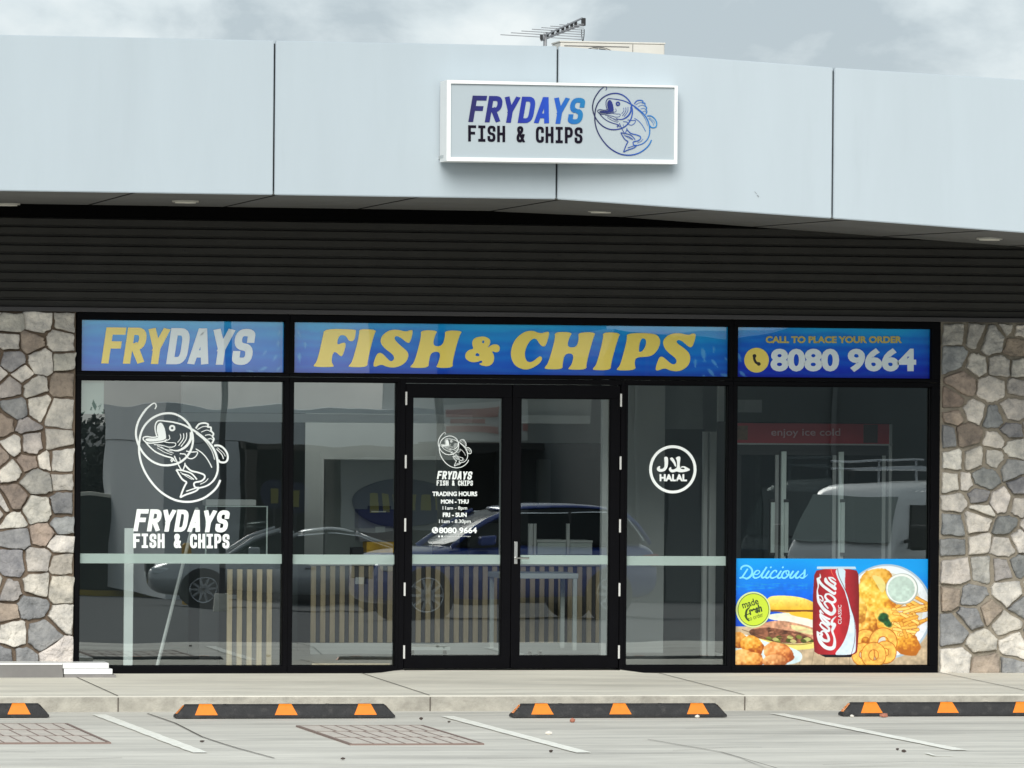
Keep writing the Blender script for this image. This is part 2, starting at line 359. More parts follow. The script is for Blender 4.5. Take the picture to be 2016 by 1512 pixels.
#PART2
# ------------------------------------------------------------------ materials used
m_conc = mat('pavement_concrete', lin((228,224,210)), .85, var=.17, scale=3.0, bump=.4, bscale=12, stretch=(.22,.9,1))
m_kerb = mat('kerb_concrete', lin((164,160,149)), .85, var=.28, scale=7, bump=.4)
m_apron = mat('apron_concrete', lin((206,203,193)), .82, var=.20, scale=3.2, bump=.5, bscale=10, stretch=(.16,.85,1))
def add_dirt(m, scale, lo, hi, col, stretch, amt):
    t = m.node_tree; p = t.nodes['Principled BSDF']; src = p.inputs['Base Color'].links[0].from_socket
    tcn = t.nodes.new('ShaderNodeTexCoord'); mp_ = t.nodes.new('ShaderNodeMapping'); mp_.inputs['Scale'].default_value = stretch; mp_.inputs['Location'].default_value = (3.7, 1.9, scale)
    nn = t.nodes.new('ShaderNodeTexNoise'); nn.inputs['Scale'].default_value = scale; nn.inputs['Detail'].default_value = 8; nn.inputs['Roughness'].default_value = .7
    mr_ = t.nodes.new('ShaderNodeMapRange'); mr_.inputs['From Min'].default_value = lo; mr_.inputs['From Max'].default_value = hi; mr_.inputs['To Max'].default_value = amt
    mm = t.nodes.new('ShaderNodeMix'); mm.data_type = 'RGBA'; mm.inputs[7].default_value = (*col, 1)
    t.links.new(tcn.outputs['Object'], mp_.inputs[0]); t.links.new(mp_.outputs[0], nn.inputs[0]); t.links.new(nn.outputs[0], mr_.inputs[0]); t.links.new(mr_.outputs[0], mm.inputs[0]); t.links.new(src, mm.inputs[6]); t.links.new(mm.outputs[2], p.inputs['Base Color'])
add_dirt(m_apron, 1.1, .5, .72, (.30,.29,.27), (.3,1.6,1), .45); add_dirt(m_apron, 7, .56, .68, (.24,.235,.22), (.07,.75,1), .55); add_dirt(m_apron, 16, .58, .66, (.26,.25,.23), (.05,.6,1), .5); add_dirt(m_apron, 60, .66, .74, (.20,.19,.18), (1,1,1), .5)
add_dirt(m_conc, 1.3, .5, .7, (.42,.40,.34), (.2,.9,1), .6); add_dirt(m_conc, 45, .66, .74, (.22,.20,.18), (1,1,1), .4); add_dirt(m_kerb, 9, .5, .7, (.22,.20,.17), (1,1,1.6), .5)
m_asph = mat('asphalt', (.075,.08,.085), .9, var=.3, scale=3, bump=.4, bscale=120)
m_line = mat('line_paint', lin((248,246,232)), .7, var=.16, scale=22)
m_joint = mat('joint_dark', (.10,.085,.07), .9)
m_panel = mat('fascia_white', (.425,.49,.53), .36, var=.035, scale=.8, bump=.03, bscale=2.5, stretch=(3,3,.5))
m_gap = mat('gap_black', (.005,.005,.005), .9, spec=.1)
m_soff = mat('soffit_grey', (.115,.115,.112), .85, var=.15, scale=2)
m_band = mat('band_black', (.002,.002,.002), .8, spec=.05)
m_clad = mat('cladding_dark', (.040,.039,.036), .6, var=.15, scale=3, spec=.2)
m_flash = mat('flashing_dark', (.045,.043,.045), .5)
m_alu = mat('black_aluminium', (.0022,.0022,.0032), .5, var=.2, scale=5, spec=.06)
m_steel = mat('brushed_steel', (.6,.6,.58), .28, metal=1)
m_white = mat('white_vinyl', (.88,.93,.91), .5)
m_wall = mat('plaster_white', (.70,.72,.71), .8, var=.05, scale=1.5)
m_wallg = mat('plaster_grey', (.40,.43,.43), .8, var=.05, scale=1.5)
m_floor = mat('shop_floor', (.05,.055,.055), .35, var=.15, scale=2)
m_black = mat('black_plastic', (.012,.012,.014), .45)
m_rub = mat('black_rubber', (.022,.022,.023), .75, var=.25, scale=20, bump=.4, bscale=90)
m_orange = mat('orange_reflector', (.78,.21,.006), .45, var=.1, scale=25)
add_dirt(m_panel, 2.2, .58, .8, (.28,.32,.34), (2.6,2.6,.25), .12); add_dirt(m_rub, 14, .52, .75, (.09,.085,.08), (1,1,1), .5); add_dirt(m_line, 18, .55, .68, (.42,.40,.36), (1,1,1), .5); add_dirt(m_orange, 30, .55, .75, (.45,.20,.03), (1,1,1), .4)
m_oak = mat('pale_timber', lin((200,180,148)), .6, var=.18, scale=7, stretch=(4,4,.6))
m_dgrey = mat('dark_panel', (.06,.06,.065), .6)
m_film = bpy.data.materials.new('frosted_film'); m_film.use_nodes = True
t = m_film.node_tree; p = t.nodes['Principled BSDF']; p.inputs['Base Color'].default_value = (*lin((170,190,184)), 1); p.inputs['Roughness'].default_value = .6; p.inputs['Alpha'].default_value = .60
def glass_mat(name, ior, tint, wav):
    m = bpy.data.materials.new(name); m.use_nodes = True; t = m.node_tree; t.nodes.clear(); N = t.nodes.new; L = t.links.new
    o = N('ShaderNodeOutputMaterial'); tr = N('ShaderNodeBsdfTransparent'); tr.inputs[0].default_value = (*tint, 1)
    g = N('ShaderNodeBsdfGlossy'); g.inputs['Roughness'].default_value = 0; g.inputs[0].default_value = (.93, .98, .97, 1)
    fr = N('ShaderNodeFresnel'); ge = N('ShaderNodeNewGeometry'); mr = N('ShaderNodeMapRange'); mr.inputs['To Min'].default_value = ior; mr.inputs['To Max'].default_value = 1/ior
    L(ge.outputs['Backfacing'], mr.inputs[0]); L(mr.outputs[0], fr.inputs[0]); mx = N('ShaderNodeMixShader')
    tc = N('ShaderNodeTexCoord'); nn = N('ShaderNodeTexNoise'); nn.inputs['Scale'].default_value = 1.5; nn.inputs['Detail'].default_value = 1
    bn = N('ShaderNodeBump'); bn.inputs['Strength'].default_value = 1; bn.inputs['Distance'].default_value = wav
    L(tc.outputs['Object'], nn.inputs[0]); L(nn.outputs[0], bn.inputs['Height']); L(bn.outputs[0], g.inputs['Normal'])
    L(fr.outputs[0], mx.inputs[0]); L(tr.outputs[0], mx.inputs[1]); L(g.outputs[0], mx.inputs[2]); L(mx.outputs[0], o.inputs[0]); return m
m_glass = glass_mat('shop_glass', 3.05, (.84, .89, .88), .00042)
m_clear = glass_mat('clear_glass', 1.5, (.93, .97, .96), .0)

# ------------------------------------------------------------------ ground, apron, pavement
def sheet(name, xs, ys, zf, m, kind='structure'):
    v = [(x, y, zf(x, y)) for y in ys for x in xs]; nx = len(xs)
    f = [(j*nx+i, j*nx+i+1, (j+1)*nx+i+1, (j+1)*nx+i) for j in range(len(ys)-1) for i in range(nx-1)]
    o = mesh_obj(name, v, f, m, None, True); return tag(o, kind=kind)
gy = [-900, -200, -85, -70, -55, -40, -28, -18, -9, -3.05, 300]
gz = lambda x, y: (-.124 if y > -9 else -.124-.0282*(min(-y, 85)-9))
sheet('ground', [-700, -100, -30, 0, 30, 100, 700], gy, gz, m_asph)
sheet('concrete_apron', [-26, -10, 0, 10, 26], [-10.3, -9, -6, -3.0], lambda x, y: gz(x, y)+.006, m_apron)
PD = 3.047
def pav_z(x, y):
    t = (y+PD)/PD; b = .03
    k = max(0, 1-max(0, abs(x+.02)-.88)/.28); k = k*k*(3-2*k)
    return t*b + .030*k*max(0, (t-.55)/.45)**1.5
xs = sorted(set([-16, -8, -5, -3.5, -2.5, -1.6, 1.6, 2.5, 3.5, 5, 8, 16]+[round(-1.3+i*.1, 3) for i in range(27)]))
ys = [-PD+.02, -PD+.05, -2.4, -1.8, -1.3, -1.0, -.7, -.5, -.3, -.15, 0, .12]
v = []; rows = [(-PD, -.2), (-PD, -.02), (-PD+.006, -.006)]
for (y, z) in rows: v += [(x, y, z) for x in xs]
for y in ys: v += [(x, y, pav_z(x, y)) for x in xs]
nr = len(rows)+len(ys); nx = len(xs)
f = [(j*nx+i, j*nx+i+1, (j+1)*nx+i+1, (j+1)*nx+i) for j in range(nr-1) for i in range(nx-1)]
o = mesh_obj('pavement', v, f, m_conc, None, True); tag(o, kind='structure'); o.data.materials.append(m_kerb)
for p_ in o.data.polygons:
    if p_.center.y < -PD+.004: p_.material_index = 1
# saw-cut joints over the pavement and down the kerb
mb = MB()
for jx in (-3.669, -1.265, 1.212, 3.62, -6.1, 6.1):
    w = .005
    for (a, b) in ((-PD+.02, -1.3), (-1.3, -.7), (-.7, -.3), (-.3, -.04)):
        mb.add([(jx-w, a, pav_z(jx, a)+.004), (jx+w, a, pav_z(jx, a)+.004), (jx+w, b, pav_z(jx, b)+.004), (jx-w, b, pav_z(jx, b)+.004)], [(0, 1, 2, 3)])
    mb.add([(jx-w, -PD-.003, -.12), (jx+w, -PD-.003, -.12), (jx+w, -PD-.003, -.01), (jx-w, -PD-.003, -.01)], [(0, 1, 2, 3)])
tag(mb.build('pavement_joints', m_joint), kind='structure')
# cracks on the apron
mb = MB(); zf = -.112
def gl(pts, w, z=zf):
    P = [WZ(x, y, z) for x, y in pts]; v, f = ribbon([(p.x, p.y) for p in P], w); mb.add([(q.x, q.y, z) for q in v], f)
gl([(290,1404),(345,1423),(398,1450),(440,1464),(470,1473),(540,1492)], .012)
gl([(1275,1455),(1420,1480),(1530,1512)], .010)
gl([(60,1494),(150,1494),(240,1491)], .012); gl([(0,1478),(70,1480)], .01); gl([(920,1492),(1100,1491)], .010); gl([(1350,1434),(1460,1430),(1600,1428)], .008)
gl([(1325,1477),(1450,1470),(1500,1471)], .008); gl([(1500,1449),(1700,1441),(1900,1443)], .007); gl([(1620,1505),(1800,1499),(2016,1503)], .012)
tag(mb.build('apron_cracks', m_joint), kind='structure')
# parking bay lines
for (a, b, wd) in (((195,1407),(395,1482),.11), ((880,1410),(1150,1482),.11), ((1530,1405),(1890,1477),.11)):
    A = WZ(*a, -.114); B = WZ(*b, -.114); v, f = ribbon([(A.x, A.y), (B.x, B.y)], wd)
    # slightly ragged edges
    P = [(A.x+(B.x-A.x)*i/24, A.y+(B.y-A.y)*i/24) for i in range(25)]
    v, f = ribbon(P, [wd*random.uniform(.88, 1.08) for _ in P])
    tag(mesh_obj('bay_line', [(q.x, q.y, -.112) for q in v], f, m_line), kind='structure')
# rubbed paint fragment
mb = MB(); gl([(1824,1482),(1840,1487),(1876,1487)], .03, -.110); tag(mb.build('paint_fragment', m_line), kind='structure')

# ------------------------------------------------------------------ paver-filled pit covers in the apron
m_pav = mat('paver_pinkgrey', lin((200,192,182)), .85, var=.2, scale=9, bump=.4)
m_pj = mat('paver_joint', lin((132,114,106)), .9)
def pit(px, nx, label):
    P = [WZ(x, y, -.112) for x, y in px]           # far-left, far-right, near-right, near-left
    x0 = (P[0].x+P[3].x)/2; x1 = (P[1].x+P[2].x)/2; yf = (P[0].y+P[1].y)/2; yn = (P[2].y+P[3].y)/2
    t = empty('pit_cover', ((x0+x1)/2, (yf+yn)/2, -.118), label, 'pit cover', 'paver-filled pit covers in the apron')
    o = MB().box(x0, x1, yn, yf, -.119, -.108).build('infill_pavers', m_pav, t)
    fr = MB()
    for (a, b, c, d) in ((x0-.03, x0-.01, yn, yf), (x1+.01, x1+.03, yn, yf), (x0-.03, x1+.03, yn-.025, yn-.008), (x0-.03, x1+.03, yf+.008, yf+.02)): fr.box(a, b, c, d, -.119, -.106)
    fr.build('rim', m_pj, t)
    g = MB(); rows = 3
    for j in range(1, rows): y = yn+(yf-yn)*j/rows; g.box(x0, x1, y-.008, y+.008, -.112, -.1055)
    for j in range(rows):
        for i in range(1, nx):
            xx = x0+(x1-x0)*(i+(.0 if j % 2 else .28))/nx
            if xx < x1-.02: g.box(xx-.005, xx+.005, yn+(yf-yn)*j/rows, yn+(yf-yn)*(j+1)/rows, -.112, -.1055)
    g.build('joints', m_pj, t)
pit(((-180,1427),(128,1425),(205,1462),(-100,1464)), 9, 'pit cover filled with pinkish pavers, left of the first white bay line')
pit(((587,1431),(826,1428),(945,1466),(700,1464)), 8, 'pit cover of pinkish pavers between the first and middle white bay lines')

# ------------------------------------------------------------------ wheel stops
def wheel_stop():
    t = empty('wheel_stop', (0, 0, 0), 'x', 'wheel stop', 'rubber wheel stops along the kerb')
    Lh, D, H = .825, .15, .1
    b = MB(); ring = []
    for x, k in ((-Lh, 0), (-Lh+.002, .18), (-Lh+.075, 1), (Lh-.075, 1), (Lh-.002, .18), (Lh, 0)):
        h = H*(.02+.98*k) if k < 1 else H; h = max(h, .012)
        ring.append([Vector((x, 0, 0)), Vector((x, .0, min(.02, h))), Vector((x, .036*k, h*.86 if k == 1 else h)), Vector((x, .05*k+.01, h)), Vector((x, D-.05*k-.01, h)), Vector((x, D-.036*k, h*.86 if k == 1 else h)), Vector((x, D, min(.02, h))), Vector((x, D, 0))])
    b.loft(ring); o = b.build('rubber_body', m_rub); local(o, t)
    for i, cx in enumerate((-.60, -.0, .60)):
        s = MB(); zb, zt = .022, .099; yb = lambda z: .036*(z-.02)/.066-.003 if z < .086 else .036+.014*(z-.086)/.014-.003
        q = [(cx-.086, yb(zb), zb), (cx+.086, yb(zb), zb), (cx+.054, yb(.086), .086), (cx-.054, yb(.086), .086), (cx-.047, yb(zt), zt+.002), (cx+.047, yb(zt), zt+.002)]
        s.add(q, [(0, 1, 2, 3), (3, 2, 5, 4)]); s.add([(cx-.048, yb(zt), .1025), (cx+.048, yb(zt), .1025), (cx+.048, .09, .1025), (cx-.048, .09, .1025)], [(0, 1, 2, 3)])
        local(s.build('reflector', m_orange), t)
    for sx in (-1, 1):
        s = MB(); xs_ = lambda z: sx*(Lh-.002-.073*(z/.1-.18)/.82+.003)
        v = [(xs_(.03), .03, .03), (xs_(.03), .12, .03), (xs_(.092), .105, .092), (xs_(.092), .045, .092)]
        s.add(v, [(0, 1, 2, 3) if sx > 0 else (3, 2, 1, 0)]); local(s.build('end_reflector', m_orange), t)
    for x in (-.45, .32):
        local(MB().cyl((x, .072, .0995), (x, .072, .102), .016).build('bolt_cap', m_black), t)
    return t
ws = wheel_stop()
spots = [(W(97,1411,0), 0)]
WSY = {}
def stop_loc(pxl, py, right=False):
    p = WZ(pxl, py, -.112); x = p.x + (-.825 if right else .825); return (x, p.y, -.112)
locs = [stop_loc(97, 1412, True), stop_loc(347, 1414), stop_loc(1010, 1412.5), stop_loc(1660, 1409.5)]
labs = ['black rubber wheel stop cut by the left edge, near the grey concrete beam', 'full black and orange wheel stop before the fish logo window',
        'full black and orange wheel stop in front of the round halal sticker', 'black wheel stop with brick chips beside it, below the food poster']
def copy_tree(o, parent=None):
    c = o.copy(); COL.objects.link(c); c.parent = parent
    for ch in o.children: copy_tree(ch, c)
    return c
for i, (l, lb) in enumerate(zip(locs, labs)):
    o = ws if i == 0 else copy_tree(ws)
    o.location = l; o['label'] = lb
# small stones and chips
m_brick = mat('brick_chip', lin((170,110,90)), .9); m_stonew = mat('white_chip', lin((225,220,210)), .9); m_stoned = mat('dark_chip', lin((70,60,55)), .9)
chips = [(1127,1421,.035,m_brick,'small brown brick chip on the apron before the halal-pane wheel stop','brick chip'), (1740,1411,.045,m_brick,'reddish brick chip touching the rightmost wheel stop','brick chip'),
 (1706,1409,.028,m_stonew,'white stone chip beside the left end of the rightmost wheel stop','stone'), (1677,1411,.02,m_stonew,'tiny white stone at the very corner of the rightmost wheel stop','stone'),
 (1080,1445,.03,m_stonew,'flat white scrap lying on the apron right of the middle bay line','stone'), (829,1416,.02,m_stoned,'dark pebble between two wheel stops near the kerb','stone'),
 (884,1422,.018,m_stoned,'dark pebble at the top of the middle bay line','stone'), (1085,1480,.02,m_stoned,'dark pebble low in the frame beside the middle bay line end','stone'),
 (398,1461,.022,m_stoned,'dark pebble right of the first bay line','stone'), (1767,1476,.018,m_stoned,'left of two dark pebbles below the right bay line','stone'), (1780,1480,.022,m_stoned,'right of two dark pebbles below the right bay line','stone'), (1373,1412,.026,m_stonew,'white chip under the right end of the halal-pane wheel stop','stone'), (675,1495,.02,m_stoned,'dark pebble at the bottom of the frame below the pit cover','stone')]
for (x, y, r, mm, lb, ct) in chips:
    p = WZ(x, y, -.112); r *= .78
    bm = bmesh.new(); bmesh.ops.create_icosphere(bm, subdivisions=1, radius=r)
    for v_ in bm.verts: v_.co = Vector((v_.co.x*random.uniform(.8, 1.3), v_.co.y*random.uniform(.6, 1), v_.co.z*random.uniform(.4, .8)))
    v = [tuple(v_.co) for v_ in bm.verts]; f = [tuple(q.index for q in f_.verts) for f_ in bm.faces]; bm.free()
    o = mesh_obj('brick_chip' if ct == 'brick chip' else 'pebble', v, f, mm); o.location = (p.x, p.y, -.112+r*.35); tag(o, lb, ct, 'chips and pebbles on the apron')

# ------------------------------------------------------------------ THE SHOP BUILDING
B = empty('shop_building', (0, 0, 0), 'single-storey shop with white fascia, dark cladding and stone piers', 'shop building')
XL, XR = -3.5841, 3.5329; T1, T0, L1, L0 = 2.8948, 2.4687, 2.4052, .0866
# fascia: plan and heights surveyed at the joints
def fx(px, yt, yb, Y): a = W(px, yt, Y); b = W(px, yb, Y); return Vector((a.x*.5+b.x*.5, Y, a.z)), b.z
P0 = fx(0, 68.5, 375.5, -3.0); P1 = fx(1097, 91, 392, -3.0); P2 = fx(1640, 133, 430, -3.35); P3 = fx(2016, 157, 458, -3.62)
dx = (P1[0]-P0[0]); sl_t = (P1[0].z-P0[0].z)/dx.x; sl_b = (P1[1]-P0[1])/dx.x
def fas(x):
    "fascia plan y, top z, bottom z at position x"
    if x <= P1[0].x: t = x-P1[0].x; return -3.0, P1[0].z+sl_t*t, P1[1]+sl_b*t
    a, b = (P1, P2) if x <= P2[0].x else (P2, P3)
    t = (x-a[0].x)/(b[0].x-a[0].x); return a[0].y+(b[0].y-a[0].y)*t, a[0].z+(b[0].z-a[0].z)*t, a[1]+(b[1]-a[1])*t
jx = [W(540,230,-3.0).x, P1[0].x, P2[0].x]; pit_ = jx[1]-jx[0]
edges = [jx[0]-3*pit_, jx[0]-2*pit_, jx[0]-pit_]+jx+[jx[2]+pit_, jx[2]+2*pit_]
for i in range(len(edges)-1):
    a, b = edges[i]+.007, edges[i+1]-.007; A = fas(a); Bb = fas(b); th = .05
    v = []
    bm = bmesh.new(); vs = []
    for (x, q) in ((a, A), (b, Bb)):
        for (yy, zz) in ((q[0], q[2]), (q[0], q[1]), (q[0]+th, q[1]), (q[0]+th, q[2])): vs.append(bm.verts.new((x, yy, zz)))
    for q in ((0,1,5,4),(1,2,6,5),(2,3,7,6),(3,0,4,7),(3,2,1,0),(4,5,6,7)): bm.faces.new([vs[k] for k in q])
    bmesh.ops.recalc_face_normals(bm, faces=bm.faces[:]); bmesh.ops.bevel(bm, geom=bm.edges[:], offset=.006, segments=2, affect='EDGES')
    bm.verts.index_update(); o = mesh_obj('fascia_panel', [tuple(q.co) for q in bm.verts], [[q.index for q in f_.verts] for f_ in bm.faces], m_panel, B); bm.free(); autosmooth(o, 50)
# dark backing behind the joints, parapet capping and roof
bk = MB()
ex_ = edges[0]; step = .6; xsf = [edges[0]+.01]+[x for x in edges[1:-1]]+[edges[-1]-.01]
for a, b in zip(xsf[:-1], xsf[1:]):
    A, Q = fas(a), fas(b)
    bk.hexa([(a, A[0]+.056, A[2]+.02), (b, Q[0]+.056, Q[2]+.02), (b, Q[0]+.1, Q[2]+.02), (a, A[0]+.1, A[2]+.02), (a, A[0]+.056, A[1]-.02), (b, Q[0]+.056, Q[1]-.02), (b, Q[0]+.1, Q[1]-.02), (a, A[0]+.1, A[1]-.02)])
bk.build('fascia_backing', m_gap, B)
# soffit boards with open joints
def soff_z(x): return 3.815 if x <= .34 else 3.815-.0576*(x-.34)
sb = MB(); jn = MB()
sj = [edges[0]+.02]+[x for x in [-.22+1.105*k for k in range(-6, 7)] if edges[0]+.3 < x < edges[-1]-.3]+[edges[-1]-.02]
for a, b in zip(sj[:-1], sj[1:]):
    cuts = [a+.005]+[x for x in (P1[0].x, P2[0].x) if a < x < b]+[b-.005]
    for c, d in zip(cuts[:-1], cuts[1:]):
        A, Q = fas(c), fas(d); za, zb_ = A[2]+.012, Q[2]+.012
        sb.hexa([(c, A[0]+.052, za), (d, Q[0]+.052, zb_), (d, .25, soff_z(d)), (c, .25, soff_z(c)), (c, A[0]+.052, za+.02), (d, Q[0]+.052, zb_+.02), (d, .25, soff_z(d)+.02), (c, .25, soff_z(c)+.02)])
sb.build('soffit', m_soff, B)
for (a_, b__, c_, d_) in ((edges[0]+.1, edges[-1]-.1, -2.8, 1.9), (edges[0]+.1, edges[-1]-.1, 5.8, 7.4), (edges[0]+.1, -5.4, 1.9, 5.8), (.4, edges[-1]-.1, 1.9, 5.8)): MB().box(a_, b__, c_, d_, 4.3, 4.42).build('roof', mat('roof_grey', (.3, .31, .32), .7, var=.1), B)
def soff(x, y):
    A = fas(x); t_ = (y-A[0]-.052)/(.25-A[0]-.052); return A[2]+.012+(soff_z(x)-A[2]-.012)*t_
sj_ = MB()
for x in sj[1:-1]:
    A = fas(x)[0]+.06; sj_.hexa([(x-.009, A, soff(x, A)-.003), (x+.009, A, soff(x, A)-.003), (x+.009, -.05, soff(x, -.05)-.003), (x-.009, -.05, soff(x, -.05)-.003), (x-.009, A, soff(x, A)), (x+.009, A, soff(x, A)), (x+.009, -.05, soff(x, -.05)), (x-.009, -.05, soff(x, -.05))])
sj_.build('soffit_joints', m_gap, B)
for (px, py) in ((365,394.5), (1183,414), (1948,468), (14,400)):
    d = ray(px, py); lo, hi = 43.0, 47.2
    best = min(((abs((CAM+d*k_).z-soff((CAM+d*k_).x, (CAM+d*k_).y)), k_) for k_ in [lo+i*.01 for i in range(440)] if -3.4 < (CAM+d*k_).y < -.1), default=(0, 45.5))
    pp = CAM+d*best[1]; z_ = soff(pp.x, pp.y)
    tr = MB().cyl((pp.x, pp.y, z_-.014), (pp.x, pp.y, z_-.001), .105, n=28).build('downlight', mat('light_trim', (.62,.60,.54), .4), B)
    MB().cyl((pp.x, pp.y, z_-.022), (pp.x, pp.y, z_-.0145), .082, n=28).build('diffuser', mat('light_lens', (.85,.83,.75), .3), tr)
# corrugated cladding
zc0, zc1 = 2.992, 3.70; prof = []; z = zc0; pt = .0735
while z < zc1:
    prof += [(0, z), (0, z+.046), (.020, z+.054), (.020, z+.0655)]; z += pt
X0, X1 = edges[0]+.1, edges[-1]-.1
v = []
for (y, z) in prof: v += [(X0, y-.045, z), (X1, y-.045, z)]
f = [(2*i, 2*i+1, 2*i+3, 2*i+2) for i in range(len(prof)-1)]
mesh_obj('cladding', v, f, m_clad, B)
MB().box(X0, X1, -.035, .05, zc1+.01, 4.2).build('upper_band', m_band, B)
MB().box(X0, X1, .0, .1, 2.95, 3.75).build('wall_backing', m_gap, B)
MB().box(X0, X1, -.075, 0, 2.95, 2.988, .004).build('head_flashing', m_flash, B)
for px in (112, 360, 852, 1098, 1345, 1600, 1850):
    x = W(px, 520, 0).x
    for k in range(0, 9, 3): MB().cyl((x, -.044, zc0+.023+k*pt), (x, -.052, zc0+.023+k*pt), .006, n=6).build('screw', m_black, B)

# ------------------------------------------------------------------ stone piers
SL = [(38,70,0),(142,62,0),(238,66,1),(33,143,0),(112,140,2),(214,135,0),(42,205,3),(150,207,0),(215,207,0),(80,250,0),(28,300,1),(125,300,0),(225,298,2),(50,390,3),(150,380,0),(222,405,0),(8,445,2),(88,455,4),
 (55,520,0),(110,518,0),(213,508,0),(35,615,0),(100,582,2),(175,578,0),(230,578,0),(135,662,4),(228,650,0),(48,722,2),(133,762,0),(228,745,3),(228,815,3),(8,740,0),(50,800,0),(148,850,2),(55,865,3),(225,890,0),(40,960,3),(140,955,0),
 (228,975,5),(228,1045,5),(143,1038,0),(28,1067,4),(115,1120,3),(20,1140,2),(230,1165,0),(45,1230,0),(155,1230,3),(210,1290,0),(70,1305,3),(10,1310,3)]
SR = [(103,75,4),(210,90,4),(265,105,4),(340,55,0),(365,128,2),(110,175,3),(210,205,0),(297,205,4),(375,210,0),(148,278,2),(100,345,2),(108,410,2),(265,295,0),(368,290,4),(198,390,0),(275,410,3),(355,380,0),(85,490,3),(160,485,2),(283,510,0),(345,470,3),
 (360,535,0),(112,580,0),(197,577,0),(268,575,0),(345,620,3),(100,672,0),(155,672,0),(238,650,3),(375,690,3),(115,752,0),(213,725,3),(222,778,0),(302,740,0),(375,760,0),(103,850,3),(103,920,3),(198,830,0),(212,915,0),(322,855,3),(320,935,0),(380,910,0),
 (122,1030,0),(230,1025,4),(305,1025,4),(378,1005,3),(108,1135,2),(190,1140,3),(185,1205,3),(325,1115,0),(243,1190,2),(385,1170,3),(322,1240,0),(105,1260,3),(232,1315,0),(360,1325,0),(125,1400,0),(245,1415,2),(340,1412,3),(385,60,0)]
CC = [(214,209,199),(192,187,178),(164,150,137),(154,155,155),(174,171,165),(194,187,175)]
m_stone = vcol_mat('field_stone', .9, var=.48, scale=9, bump=1.6)
m_mort = mat('mortar', lin((112,98,84)), .95, var=.15, scale=12, bump=.6)
m_mort2 = mat('mortar_pale', lin((150,142,128)), .95, var=.15, scale=12, bump=.6)
def clip(poly, a, b):
    "keep the side of poly nearer a than b (weighted by stone size)"
    n_ = (b[0]-a[0], (b[1]-a[1])*1.35); L2 = n_[0]*(b[0]-a[0])+n_[1]*(b[1]-a[1]); k = .5+max(-.26, min(.26, (a[3]-b[3])/L2)); mx_ = a[0]+(b[0]-a[0])*k, a[1]+(b[1]-a[1])*k; o = []
    for i in range(len(poly)):
        p, q = poly[i], poly[(i+1) % len(poly)]; dp = (p[0]-mx_[0])*n_[0]+(p[1]-mx_[1])*n_[1]; dq = (q[0]-mx_[0])*n_[0]+(q[1]-mx_[1])*n_[1]
        if dp <= 0: o.append(p)
        if dp*dq < 0: t = dp/(dp-dq); o.append((p[0]+(q[0]-p[0])*t, p[1]+(q[1]-p[1])*t))
    return o
